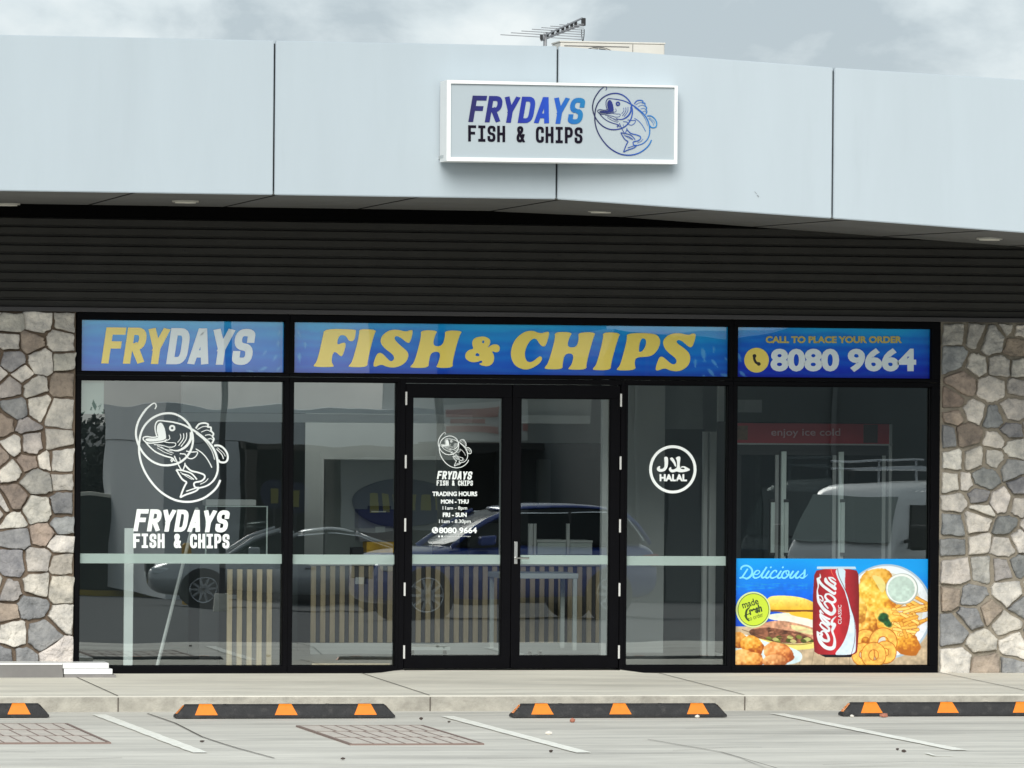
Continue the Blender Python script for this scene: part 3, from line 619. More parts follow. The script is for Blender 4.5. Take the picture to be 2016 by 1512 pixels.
def pier(seeds, x0, x1, z0, z1, name_label, m_mort, gap=0):
    wts = [random.uniform(-.0028, .0028) for s in seeds]; pts = [(s[0], s[1], 0, w) for s, w in zip(seeds, wts)]; V = []; Fc = []; C = []
    for i, s in enumerate(seeds):
        poly = [(x0, z0), (x1, z0), (x1, z1), (x0, z1)]
        for j, q in enumerate(pts):
            if j != i and abs(q[0]-s[0])+abs(q[1]-s[1]) < 1.6: poly = clip(poly, pts[i], q)
            if not poly: break
        if len(poly) < 3: continue
        m = len(poly); P = [Vector((a, b)) for a, b in poly]; area = sum(P[k].x*P[(k+1) % m].y-P[(k+1) % m].x*P[k].y for k in range(m))/2
        if area < 0: P.reverse(); area = -area
        if area < .001: continue
        cen = sum(P, Vector((0, 0)))/m
        # inset each side by half a mortar joint (ragged)
        Q = P
        for k in range(m):
            a, b = P[k], P[(k+1) % m]; d = (b-a)
            if d.length < 1e-5: continue
            n_ = Vector((-d.y, d.x)).normalized(); ins = random.uniform(.004, .012)+gap; base = a+n_*ins
            o = []
            for u in range(len(Q)):
                p, q = Q[u], Q[(u+1) % len(Q)]; dp = (p-base).dot(n_); dq = (q-base).dot(n_)
                if dp >= 0: o.append(p)
                if dp*dq < 0: o.append(p+(q-p)*(dp/(dp-dq)))
            Q = o
            if len(Q) < 3: break
        if len(Q) < 3: continue
        q3 = [(a.x+random.uniform(-.011, .011), a.y+random.uniform(-.009, .009), 0) for a in Q]
        O = []
        for k in range(len(q3)):
            a = Vector(q3[k]); b = Vector(q3[(k+1) % len(q3)]); O.append(a)
            if (b-a).length > .06:
                for tt in (.12, .36, .62, .88): w = a+(b-a)*(tt+random.uniform(-.04, .04)); O.append(w+Vector((random.uniform(-.007, .007), random.uniform(-.007, .007), 0)))
        O = chaikin(O, 1); cen = sum(O, Vector((0, 0, 0)))/len(O); bulge = random.uniform(.022, .055); rings = []
        tx, tz = random.uniform(-.05, .05), random.uniform(-.06, .06)
        for (k, dy) in ((1.0, -.004), (.992, .55), (.972, .86), (.93, .98), (.78, 1.0), (.55, 1.0), (.28, 1.0)):
            rr = []
            for p in O:
                q = cen+(p-cen)*k; d = bulge*dy if dy > 0 else -.004
                nn = mnoise.noise(Vector((q.x*11, q.y*14, i*3.1)))*.014+mnoise.noise(Vector((q.x*34, q.y*40, i*1.7)))*.006
                d += (nn+(q.x-cen.x)*tx+(q.y-cen.y)*tz)*(1 if dy > .4 else 0)
                rr.append((q.x, -.03-d, q.y))
            rings.append(rr)
        k0 = len(V); nO = len(O)
        for rr in rings: V += rr
        for a in range(len(rings)-1):
            for b in range(nO): Fc.append((k0+a*nO+b, k0+a*nO+(b+1) % nO, k0+(a+1)*nO+(b+1) % nO, k0+(a+1)*nO+b))
        V.append((cen.x, -.03-bulge*1.0-mnoise.noise(Vector((cen.x*11, cen.y*14, i*3.1)))*.014, cen.y)); c_ = len(V)-1
        for b in range(nO): Fc.append((k0+(len(rings)-1)*nO+b, k0+(len(rings)-1)*nO+(b+1) % nO, c_))
        g = CC[s[2]]; kk = random.uniform(.9, 1.08); base = lin([min(255, c*kk+random.uniform(-1.5, 1.5)) for c in g])
        C += [base]*(len(Fc)-len(C))
    base = MB().box(x0, x1, -.03, .3, z0-.05, z1).build('stone_pier', m_mort, B, label=name_label)
    o = mesh_obj('stones', V, Fc, m_stone, base, True); ca = o.data.color_attributes.new('Col', 'FLOAT_COLOR', 'CORNER')
    arr = np.ones((len(o.data.loops), 4), np.float32); ls = np.array([p.loop_total for p in o.data.polygons]); arr[:, :3] = np.repeat(np.array(C), ls, axis=0); ca.data.foreach_set('color', arr.ravel())
def seeds(lst, sx, sy, ox, oy, flip=False):
    return [(W(a*sx+ox, b*sy+oy, 0).x, W(a*sx+ox, b*sy+oy, 0).z, c) for a, b, c in lst]
def rnd_seeds(x0, x1):
    o = []
    tries = 0
    while tries < 900:
        tries += 1; p = (random.uniform(x0, x1), random.uniform(0, 3)); 
        if all((p[0]-q[0])**2+(p[1]-q[1])**2*1.4 > .17**2 for q in o): o.append((*p, random.choice([0, 0, 0, 0, 1, 2, 3, 3, 4, 5])))
    return o
xl0 = W(146, 900, 0).x; xr0 = W(1848, 900, 0).x
pier(seeds(SL, .5286, .529, 0, 600)+rnd_seeds(-5.9, W(-12, 900, 0).x), -5.9, xl0, .0, 2.95, 'field stone pier left of the shop window', m_mort)
pier(seeds(SR, .49, .4894, 1820, 620)+rnd_seeds(W(2030, 900, 0).x, 5.9), xr0, 5.9, .0, 2.95, 'field stone pier right of the shop window', m_mort2, .005)
for (a, b) in ((X0, -5.9), (5.9, X1)): MB().box(a, b, -.01, .3, -.05, 2.95).build('wall', m_wallg, B)
# ------------------------------------------------------------------ interior shell
IY = 6.6; zf_ = .045
MB().box(-5.9, 5.9, .16, IY, -.1, zf_).build('interior_floor', m_floor, B)
for (a_, b__, c_, d_) in ((-5.9, 5.9, .3, 1.9), (-5.9, 5.9, 5.8, IY), (-5.9, -5.4, 1.9, 5.8), (.4, 5.9, 1.9, 5.8)): MB().box(a_, b__, c_, d_, 2.96, 3.02).build('interior_ceiling', mat('ceiling_white', (.62,.63,.62), .8), B)
MB().box(-5.9, 5.9, IY, IY+.15, 0, 4.4).build('back_wall', m_wall, B)
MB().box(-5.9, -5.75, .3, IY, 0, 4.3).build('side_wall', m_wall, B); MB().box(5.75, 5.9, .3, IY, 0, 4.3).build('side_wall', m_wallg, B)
mesh_obj('added_skylight', [(-5.4,1.9,4.34),(.4,1.9,4.34),(.4,5.8,4.34),(-5.4,5.8,4.34)], [(0,1,2,3)], glass_mat('added_skylight_glass', 1.5, (.7,.74,.72), 0), B)  # added roof opening that lets sky light brighten the shop
# ------------------------------------------------------------------ windows and doors
def frame(x0, x1, z0, z1, a0, a1, c0, c1, y0=-.045, y1=.075, m=m_alu, name='window', lb=None):
    "outer rectangle x0..z1, opening a0..c1"
    f = MB(); b = .004
    f.box(x0, x1, y0, y1, c1, z1, b); f.box(x0, x1, y0, y1, z0, c0, b); f.box(x0, a0, y0+.002, y1-.002, c0, c1, 0); f.box(a1, x1, y0+.002, y1-.002, c0, c1, 0)
    # glazing bead
    for (p, q, r, s) in ((a0, a1, c1-.008, c1), (a0, a1, c0, c0+.008), (a0, a0+.007, c0+.008, c1-.008), (a1-.007, a1, c0+.008, c1-.008)): f.box(p, q, y0+.03, y0+.05, r, s)
    return f.build(name, m, B, label=lb)
m_glass2 = glass_mat('banner_glass', 2.0, (.95, .97, .97), .00042)
def pane(a0, a1, c0, c1, parent, y=.03, tilt=None, gm=None):
    tx, tz = tilt or (0, 0); w = (a1-a0)/2; h = (c1-c0)/2
    v = [(x, y+(x-(a0+a1)/2)*tx+(z-(c0+c1)/2)*tz, z) for x, z in ((a0-.01, c0-.01), (a1+.01, c0-.01), (a1+.01, c1+.01), (a0-.01, c1+.01))]
    return mesh_obj('pane', v, [(0, 1, 2, 3)], gm or m_glass, parent)
X = lambda px, py=1000: W(px, py, 0).x
xa, xb = X(557.5), X(575)                       # first mullion
xc, xd = X(1431.5), X(1448)                     # second mullion
Z0, Z1 = .028, 2.948
xo0, xo1 = X(147), X(1846.5)
xm1 = (xa+xb)/2; xm2 = (xc+xd)/2; zm = (T0+L1)/2+.004
wins = {}
TL = [(.0008, .0004), (-.0006, .0002), (.0010, -.0003)]
for i, (o0, o1, a0, a1, lb) in enumerate(((xo0, xm1-.001, XL, xa, 'highlight window over the logo pane'), (xm1+.001, xm2-.001, xb, xc, 'wide highlight window over the doors'), (xm2+.001, xo1, xd, XR, 'highlight window over the drinks fridge pane'))):
    f = frame(o0, o1, zm+.001, Z1, a0, a1, T0, T1, name='highlight_window', lb=lb); pane(a0, a1, T0, T1, f, tilt=TL[i], gm=m_glass2)
xj0, xj1 = X(779, 1000), X(1232.5, 1000)       # side panes stop here
spec_ = ((xo0, xm1-.001, XL, xa, 'left window with the large white fish logo', (.0006, .0)), (xm1+.001, xj0+.02, xb, xj0, 'narrow window left of the doors', (-.0022, .0004)),
         (xj1-.02, xm2-.001, xj1, xc, 'narrow window right of the doors with the round sticker', (.0012, -.0004)), (xm2+.001, xo1, xd, XR, 'right window above and behind the food poster', (0, .0002)))
for (o0, o1, a0, a1, lb, tl) in spec_:
    f = frame(o0, o1, Z0, zm-.001, a0, a1, L0, L1, lb=lb); pane(a0, a1, L0, L1, f, tilt=tl)
# door frame and leaves
dj0, dj1 = xj0+.021, xj1-.021; dl0 = X(796, 1000); dl1 = X(1218, 1000); dm = X(1005.5, 1000); zdt = W(1005, 757, 0).z
MB().box(dj0, dl0-.004, -.045, .075, Z0, zm-.001, .003).build('door_jamb', m_alu, B); MB().box(dl1+.004, dj1, -.045, .075, Z0, zm-.001, .003).build('door_jamb', m_alu, B)
MB().box(dl0-.003, dl1+.003, -.045, .075, zdt+.004, zm-.001, .003).build('door_head', m_alu, B)
MB().box(dl0-.003, dl1+.003, -.09, .09, .03, .062, .004).build('door_sill', m_alu, B)
for (x0, x1, a0, a1, lb, tl) in ((dl0, dm-.003, X(810), X(987.5), 'left glazed door leaf with the trading hours', (.0004, .0003)), (dm+.003, dl1, X(1023), X(1199.5), 'right glazed door leaf with the lever handle', (-.0008, 0))):
    c0, c1 = W(1000, 1292, 0).z, W(1000, 783, 0).z
    f = MB(); yy0, yy1 = -.035, .045
    f.box(x0, x1, yy0, yy1, c1, zdt, .004); f.box(x0, x1, yy0, yy1, .068, c0, .004); f.box(x0, a0, yy0+.002, yy1-.002, c0, c1); f.box(a1, x1, yy0+.002, yy1-.002, c0, c1)
    for (p_, q, r, s) in ((a0, a1, c1-.008, c1), (a0, a1, c0, c0+.008), (a0, a0+.007, c0+.008, c1-.008), (a1-.007, a1, c0+.008, c1-.008)): f.box(p_, q, yy0+.02, yy0+.04, r, s)
    d = f.build('door', m_alu, B, label=lb); pane(a0, a1, c0, c1, d, y=.02, tilt=tl)
    left_leaf = x1 < .3; hx = x0-.001 if left_leaf else x1+.001
    for py in (786, 910, 1034, 1160, 1283):
        zc = W(1005, py, 0).z; MB().cyl((hx, -.052, zc-.054), (hx, -.052, zc+.054), .0085, n=10).build('hinge', mat('hinge_white', (.62,.62,.6), .35), d)
    if not left_leaf:
        hx = X(1013.5, 1085); z0_, z1_ = W(1013, 1110, 0).z, W(1013, 1066, 0).z
        h = MB().box(hx-.014, hx+.014, -.047, -.034, z0_, z1_, .003).build('handle_plate', m_steel, d)
        zl = W(1013, 1098, 0).z; MB().tube([(hx, -.045, zl), (hx, -.085, zl), (hx+.012, -.095, zl), (hx+.1, -.095, zl-.002)], .008).build('lever', m_steel, h)
# frosted safety band, one strip per pane
for (a0, a1, yy, pz0, pz1) in ((XL, xa, .024, 1109.5, 1090.5), (xb, xj0, .022, 1111, 1092), (X(811.5), X(986.5), .014, 1110.5, 1092), (X(1024), X(1198.5), .014, 1111, 1093), (xj1, xc, .022, 1113.5, 1095)):
    pm = 1008+(a0+a1)*120
    q = MB().box(a0+.003, a1-.003, yy-.001, yy, W(pm, pz0, 0).z, W(pm, pz1, 0).z).build('frosted_strip', m_film, B)
MB().box(XL, X(204), .05, .055, W(180, 815, 0).z, L1).build('blank_film_square', m_film, B)
#PART3
# ------------------------------------------------------------------ light-box sign on the fascia
YS = -3.30
sg = empty('fascia_sign', (0, YS, 0), 'white-framed sign box with a blue leaping fish on the fascia', 'shop sign'); sg.location = (0, 0, 0)
c = [W(869.5,157,YS), W(1334,168,YS), W(1333,323,YS), W(869.5,315.5,YS)]          # TL TR BR BL
def sfn(x, y, d=0.0): p = W(x, y, YS); return Vector((p.x, YS-d, p.z))
m_sbox = mat('sign_box_white', (.84,.85,.84), .35)
cs = [W(879,157.5,YS), W(1333,169,YS), W(1332,323,YS), W(878,317,YS)]
MBb = MB(); dep = .25
MBb.hexa([cs[3], cs[2], cs[2]+Vector((0, dep, 0)), cs[3]+Vector((0, dep, 0)), cs[0], cs[1], cs[1]+Vector((0, dep, 0)), cs[0]+Vector((0, dep, 0))])
bx_ = MBb.build('box', m_sbox, sg)
inn = [sfn(886.5,164.5,.004), sfn(1327,172.5,.004), sfn(1326,315,.004), sfn(886,309.5,.004)]
mesh_obj('face_panel', inn, [(0, 3, 2, 1)], mat('sign_face', (.40,.46,.49), .35), sg)
fr = MB(); O = [q+Vector((0, 0, 0)) for q in cs]
for i in range(4):
    a, b = O[i], O[(i+1) % 4]; p, q = inn[i], inn[(i+1) % 4]
    k = Vector((0, -.022, 0)); fr.hexa([Vector((v.x, YS-.001, v.z)) for v in (a, b, q, p)]+[Vector((v.x, YS-.024, v.z)) for v in (a, b, q, p)])
fr.build('frame', m_sbox, sg)
def grad_mat(name, xa_, xb_, stops, rough=.4):
    m = bpy.data.materials.new(name); m.use_nodes = True; t = m.node_tree; p = t.nodes['Principled BSDF']; g = t.nodes.new('ShaderNodeTexCoord'); sx = t.nodes.new('ShaderNodeSeparateXYZ')
    mr = t.nodes.new('ShaderNodeMapRange'); mr.inputs['From Min'].default_value = xa_; mr.inputs['From Max'].default_value = xb_; r = t.nodes.new('ShaderNodeValToRGB')
    t.links.new(g.outputs['Object'], sx.inputs[0]); t.links.new(sx.outputs[0], mr.inputs[0]); t.links.new(mr.outputs[0], r.inputs[0]); t.links.new(r.outputs[0], p.inputs['Base Color']); p.inputs['Roughness'].default_value = rough
    e = r.color_ramp.elements; e[0].position = stops[0][0]; e[0].color = (*lin(stops[0][1]), 1); e[1].position = stops[-1][0]; e[1].color = (*lin(stops[-1][1]), 1)
    for s_, c_ in stops[1:-1]: k = e.new(s_); k.color = (*lin(c_), 1)
    return m
Z1f = lambda x, y: sfn(840+x*.2579, 140+y*.2579, .008)
gm = grad_mat('sign_blue_gradient', Z1f(320, 300).x, Z1f(1195, 300).x, [(0, (14,8,78)), (.45, (0,30,140)), (.7, (0,66,178)), (1, (0,112,165))])
fl = Flat(Z1f); strokes(fl, 'FRYDAYS', (316, 388), (1180, 406), (34, -201), .88, 37); fl.build('lettering', gm, sg, label='blue gradient word FRYDAYS')
fl = Flat(Z1f); strokes(fl, 'FISH & CHIPS', (315, 537), (1188, 553), (0, -124), .83, 21); fl.build('lettering', mat('sign_dark', (.006,.004,.012), .5, spec=.1), sg, label='dark words FISH & CHIPS')
cxs = (1207.8-840)/.2579; cys = (220.2-140)/.2579
gm2 = grad_mat('fish_blue_gradient', Z1f(1260, 300).x, Z1f(1760, 300).x, [(0, (10,16,60)), (.35, (6,34,118)), (.7, (0,76,165)), (1, (0,124,185))])
fl = Flat(Z1f); fish(fl, cxs, cys, .1475/.2579*1.0, wmul=1.0); fl.build('fish_emblem', gm2, sg)
MB().box(*sorted((W(868,300,YS+.2).x, W(872,300,YS+.2).x)), YS+.1, YS+.3, W(870,312,YS+.2).z, W(870,306,YS+.2).z).build('bracket', m_steel, sg)
# scuff mark on the fascia
def ffn(x, y): p = W(x, y, -3.26); return Vector((p.x, fas(p.x)[0]-.003, p.z))
fl = Flat(ffn); fl.line([(1486,377),(1490,382)], 1.2, 0); fl.line([(1491,384),(1494,388)], 2.2, 0); fl.build('scuff_mark', mat('scuff', (.25,.28,.3), .8), B)

# ------------------------------------------------------------------ white window decals
def gfn(y): return lambda a, b: Vector((W(a, b, 0).x, y, W(a, b, 0).z))
D1 = empty('window_decal', (0, 0, 0), 'large white fish logo sticker with FRYDAYS lettering on the left window', 'window decal')
Zd = lambda x, y: gfn(.018)(240+x*.21164, 780+y*.21164)
fl = Flat(Zd, .0001); fish(fl, 415, 405, 1, wmul=1.2); fl.build('fish_emblem', m_white, D1)
fl = Flat(Zd, .0001); strokes(fl, 'FRYDAYS', (108, 1256), (978, 1268), (34, -206), .9, 42); strokes(fl, 'FISH & CHIPS', (108, 1412), (1003, 1416), (0, -134), .86, 25); fl.build('lettering', m_white, D1)
D2 = empty('window_decal', (0, 0, 0), 'small white fish logo and trading hours lettering on the left glass door', 'window decal')
Zh = lambda x, y: gfn(.010)(840+x*.1653, 830+y*.1653)
fl = Flat(Zh, .0001); fish(fl, 270, 285, .46, wmul=1.1); fl.build('fish_emblem', m_white, D2)
fl = Flat(Zh, .0001); strokes(fl, 'FRYDAYS', (124, 686), (535, 692), (16, -98), .86, 19); strokes(fl, 'FISH & CHIPS', (122, 762), (552, 764), (0, -62), .84, 11)
fl.text('TRADING HOURS', 70, 604, 885, 52, .035); fl.text('MON - THU', 172, 502, 975, 48, .04); fl.text('11am - 8pm', 192, 484, 1048, 42, .008)
fl.text('FRI - SUN', 194, 478, 1134, 50, .04); fl.text('11am - 8.30pm', 150, 526, 1208, 44, .008); fl.text('8080 9664', 148, 600, 1326, 66, .035)
fl.text('Frydays Fish & Chips', 214, 526, 1372, 12, .0); fl.build('lettering', m_white, D2)
fl = Flat(Zh, .0001)
cc_ = [(103+38*math.cos(a), 1294+38*math.sin(a)) for a in [i*PI/12 for i in range(24)]]
ph = [(84,1268),(96,1268),(99,1284),(93,1290),(106,1308),(113,1303),(124,1311),(120,1322),(104,1318),(86,1292)]
fl.shape([cc_, ph], rnd=0); fl.dots(150, 1367, 11); fl.dots(186, 1367, 11); fl.build('phone_icon', m_white, D2)
D3 = empty('window_decal', (0, 0, 0), 'round white halal sticker with Arabic script on the narrow right window', 'window decal')
Za = lambda x, y: gfn(.018)(1230+x*.10417, 860+y*.10417)
fl = Flat(Za, .0001); fl.line([(918+421*math.cos(a), 615+429*math.sin(a)) for a in [i*PI/24 for i in range(48)]], 52, 0, closed=False)
fl.line([(918+421*math.cos(a), 615+429*math.sin(a)) for a in (-PI/24*1.05, 0, .01)], 52, 0)
fl.build('ring', m_white, D3)
fl = Flat(Za, .0001)
fl.shape([[(752,385),(790,372),(828,390),(828,520),(812,590),(770,645),(700,664),(640,655),(612,612),(625,575),(672,548),(684,560),(668,590),(690,612),(740,600),(762,560),(762,470)]])
fl.shape([[(862,408),(890,388),(918,395),(960,460),(985,540),(975,570),(955,555),(925,490),(868,425)]])
fl.shape([[(970,400),(1010,372),(1058,372),(1060,420),(1045,540),(1062,600),(1110,615),(1150,608),(1120,575),(1062,590),(1075,560),(1130,552),(1175,575),(1250,618),(1215,645),(1120,668),(1040,672),(990,650),(940,672),(880,672),(842,630),(845,590),(885,568),(890,585),(885,610),(920,622),(975,600),(998,570),(1000,480),(985,420)]])
fl.build('arabic_lettering', m_white, D3)
fl = Flat(Za, .0001); fl.text('HALAL', 668, 1186, 832, 125, .05); fl.build('lettering', m_white, D3)

# ------------------------------------------------------------------ printed banners behind the highlight glass
m_print = vcol_mat('printed_film', .45)
def lam(m):
    "glossy laminate over a print"
    t = m.node_tree; p = t.nodes['Principled BSDF']; p.inputs['Coat Weight'].default_value = 1; p.inputs['Coat IOR'].default_value = 1.95; p.inputs['Coat Roughness'].default_value = 0
    tc = t.nodes.new('ShaderNodeTexCoord'); nn = t.nodes.new('ShaderNodeTexNoise'); nn.inputs['Scale'].default_value = 1.5; nn.inputs['Detail'].default_value = 1
    bn = t.nodes.new('ShaderNodeBump'); bn.inputs['Strength'].default_value = 1; bn.inputs['Distance'].default_value = .0004
    t.links.new(tc.outputs['Object'], nn.inputs[0]); t.links.new(nn.outputs[0], bn.inputs['Height']); t.links.new(bn.outputs[0], p.inputs['Coat Normal']); return m
m_bprint = lam(vcol_mat('laminated_film', .5, spec=.1))
def waves(P, light, dark, mid, seed):
    X_, Y_ = P.X, P.Y; y0, y1 = Y_.min(), Y_.max(); v = (Y_-y0)/(y1-y0)
    c1, c2, c3 = [np.asarray(c)/255 for c in (light, mid, dark)]
    w = v+.05*np.sin(X_/61+seed)+.03*np.sin(X_/23+seed*2)+.10*(P.n(1, 1, 1)-.5)
    col = np.where((w < .5)[..., None], c1*(1-np.clip(w*2, 0, 1))[..., None]+c2*np.clip(w*2, 0, 1)[..., None], c2*(1-np.clip(w*2-1, 0, 1))[..., None]+c3*np.clip(w*2-1, 0, 1)[..., None]); P.img = col
    for k in range(9):
        yy = y0+(y1-y0)*(.12+.1*k); b = yy+4*np.sin(X_/(47+7*k)+k*2+seed)+2.5*np.sin(X_/(19+k)+k); m = np.clip((Y_-b)/6, 0, 1)*np.clip((b+14-Y_)/10, 0, 1)
        P.put(m, c1 if k % 2 else c3, .22)
def small_fish(P, lst, col):
    for x, y, l, a in lst:
        ca, sa = math.cos(a), math.sin(a); T = lambda u, v: (x+l*(u*ca-v*sa), y+l*(u*sa+v*ca))
        P.put(P.poly([T(-.5, 0), T(-.2, -.16), T(.2, -.13), T(.42, 0), T(.2, .13), T(-.2, .16)], 2), col, .8); P.put(P.poly([T(.34, 0), T(.55, -.12), T(.5, 0), T(.55, .12)], 0), col, .8)
YB = .014
def banner(px0, px1, py0, py1, py0r, py1r, nx, label, light, mid, dark, seed, fishes, fc=(.40,.68,.92)):
    t = empty('window_banner', (0, 0, 0), label, 'printed banner')
    P = Paint(px0, py0, px1, py1, nx, int(nx*(py1-py0)/(px1-px0))); waves(P, light, dark, mid, seed); small_fish(P, fishes, fc)
    xA, xB = {0: (XL, xa), 1: (xb, xc), 2: (xd, XR)}[seed]
    fn = lambda x, y: Vector((xA+(xB-xA)*(x-px0)/(px1-px0), YB+.004, T1+(T0-T1)*(y-py0)/(py1-py0)))
    P.mesh('print', fn, m_bprint, t); return t
bfn = gfn(YB)
yel = lam(mat('print_yellow', lin((246,224,100)), .5)); pw = lam(mat('print_white', lin((228,242,248)), .5))
b0 = banner(157.5, 558, 627, 731, 0, 0, 170, 'blue highlight banner reading FRYDAYS in yellow and white italics', (55,182,240), (35,132,226), (48,108,212), 0,
   [(520,690,14,2.2),(540,700,16,2.1),(517,722,20,2.7),(492,728,16,-2.9),(547,722,14,-.9),(548,650,12,1.9),(546,672,14,1.7)])
Zb = lambda x, y: bfn(140+x*.3274, 610+y*.3274)
fl = Flat(Zb); strokes(fl, 'FRYDAYS', (182, 322), (1083, 332), (32, -217), .92, 44, only=(0, 1, 2)); fl.build('lettering', yel, b0, label='yellow letters FRY')
fl = Flat(Zb); strokes(fl, 'FRYDAYS', (182, 322), (1083, 332), (32, -217), .92, 44, only=(3, 4, 5, 6)); fl.build('lettering', pw, b0, label='white letters DAYS')
b1_ = banner(574.5, 1433, 632, 738, 0, 0, 330, 'long blue highlight banner reading FISH & CHIPS in yellow slab italics', (20,174,238), (0,116,222), (22,76,200), 1,
   [(585,655,16,1.2),(598,680,15,1.5),(587,705,20,1.6),(1384,690,30,1.4),(1406,708,20,.9),(1368,708,18,1.6),(1400,728,24,.9),(1428,733,22,.2),(1385,738,14,1.6),(1430,700,12,.7),(1405,680,14,1.6)])
A_ = lambda l: [(575+x*.2158, 630+y*.2158) for x, y in l]; C_ = lambda l: [(1000+x*.2163, 630+y*.2163) for x, y in l]
LET = [[A_([(298,80),(580,85),(586,100),(572,190),(520,195),(495,140),(430,135),(408,232),(460,207),(500,208),(465,330),(440,330),(400,288),(375,300),(360,380),(382,415),(378,430),(200,428),(200,410),(232,378),(285,140)])],
 [A_([(612,80),(778,88),(750,130),(690,380),(690,430),(518,430),(522,412),(552,385),(618,130)])],
 [A_([(1110,92),(1080,92),(1040,108),(960,85),(880,95),(815,150),(808,210),(850,262),(920,312),(937,345),(925,370),(900,378),(870,350),(825,302),(790,298),(765,330),(740,415),(760,430),(820,403),(870,430),(950,435),(1030,400),(1066,340),(1060,290),(1000,240),(945,190),(935,155),(960,143),(1000,165),(1050,207),(1080,210)])],
 [A_([(1175,92),(1335,95),(1305,140),(1285,238),(1372,240),(1400,150),(1396,94),(1562,98),(1528,140),(1465,380),(1472,437),(1310,437),(1335,400),(1362,290),(1272,290),(1250,380),(1250,437),(1082,437),(1085,418),(1120,385),(1182,150)])],
 [A_([(1690,155),(1760,148),(1812,175),(1810,220),(1780,260),(1830,222),(1880,222),(1902,250),(1890,290),(1860,297),(1822,280),(1850,330),(1840,395),(1790,425),(1730,415),(1705,398),(1740,390),(1735,365),(1690,385),(1630,385),(1580,350),(1585,300),(1620,270),(1660,265),(1643,215),(1655,175)]), A_([(1745,180),(1760,195),(1750,217),(1733,205)]), A_([(1690,295),(1718,320),(1700,332),(1670,325)])],
 [C_([(385,110),(355,106),(300,125),(230,95),(150,105),(60,180),(22,300),(50,400),(120,448),(200,452),(290,400),(318,350),(300,326),(270,345),(220,385),(175,380),(152,320),(170,240),(215,175),(260,165),(295,225),(320,242),(350,235)])],
 [C_([(425,108),(595,110),(560,160),(540,248),(628,250),(650,165),(640,113),(805,110),(780,160),(715,400),(722,452),(552,452),(555,435),(585,405),(605,305),(520,305),(500,400),(502,450),(335,448),(340,425),(370,395),(435,165)])],
 [C_([(865,110),(1030,116),(1005,165),(940,400),(940,457),(773,457),(780,435),(808,410),(872,165)])],
 [C_([(1083,118),(1340,120),(1388,165),(1388,230),(1340,310),(1280,335),(1165,338),(1155,400),(1172,457),(990,460),(998,438),(1025,415),(1090,170)]), C_([(1212,162),(1262,172),(1258,235),(1225,288),(1188,292)])],
 [C_([(1715,125),(1680,122),(1650,140),(1560,116),(1470,130),(1416,180),(1415,230),(1450,287),(1530,347),(1542,380),(1520,405),(1490,400),(1450,365),(1415,335),(1385,333),(1365,375),(1342,450),(1365,464),(1430,435),(1490,465),(1570,467),(1640,425),(1667,360),(1655,300),(1600,250),(1545,215),(1535,190),(1560,178),(1600,200),(1650,247),(1680,247),(1705,185)])]]
fl = Flat(bfn)
for L_ in LET: fl.shape(L_, rnd=2)
fl.build('lettering', yel, b1_)
b2_ = banner(1449, 1831.5, 646, 745, 0, 0, 170, 'blue highlight banner with the telephone number in white', (25,172,238), (0,95,222), (0,30,190), 2, [(1455,705,18,1.3),(1462,738,20,.7)])
Zp = lambda x, y: bfn(1420+x*.21825, 620+y*.21825)
fl = Flat(Zp); fl.text('8080 9664', 448, 1762, 496, 190, .045); fl.build('lettering', pw, b2_, label='white telephone number')
fl = Flat(Zp); fl.text('CALL TO PLACE YOUR ORDER', 404, 1634, 250, 58, .045); fl.build('lettering', lam(mat('print_gold', lin((200,185,90)), .5)), b2_, label='small gold line CALL TO PLACE YOUR ORDER')
fl = Flat(Zp); fl.dots(322, 408, 111, n=48, ry=112); ic = fl.build('phone_icon', yel, b2_)
fl = Flat(lambda x, y: Zp(x, y)+Vector((0, -.002, 0))); fl.line([(300,372),(302,400),(318,430),(344,440)], 22, 5); fl.dots(303, 370, 17); fl.dots(342, 442, 17); fl.build('handset', mat('print_black', (.01,.01,.01), .5), ic)

# ------------------------------------------------------------------ the food poster
PO = empty('food_poster', (0, 0, 0), 'colourful food poster with burger, fried fish and red drink can', 'poster')
P = Paint(1448, 1100, 1828, 1311, 540, 300)
Q = lambda l: [(1420+x/4.582, 1080+y/4.582) for x, y in l]
v = (P.Y-1100)/140; u = (P.X-1448)/380
c1, c2, c3 = np.array([0,152,232])/255, np.array([0,98,222])/255, np.array([5,60,185])/255
w = np.clip(v+.08*np.sin(P.X/40)-u*.25, 0, 1)[..., None]; P.img = np.where(w < .5, c1*(1-2*w)+c2*2*w, c2*(2-2*w)+c3*(2*w-1))
for k in range(6):
    b = 1152+2.2*k-3+1.5*np.sin(P.X/14+k*2); P.put(np.clip(1-abs(P.Y-b)/1.2, 0, 1)*(P.X < 1592)*np.clip(P.n(0, 1, 2)*2-.5, 0, 1), (.15,.60,.80), .6)
# table boards
mk = P.poly(Q([(125,705),(2000,735),(2000,1100),(125,1100)]), 0)*(P.Y > 1233); tb = np.array([188,168,138])/255*(.86+.28*P.n(0, 1, 1, 1)[..., None]); P.put(mk, tb)
for k in range(12):
    xx = 1600+(k-5)*22; P.put(P.stroke([(xx+8, 1262), (xx-(5-k)*3, 1312)], .8, 0)*mk, (.45,.38,.30), .7)
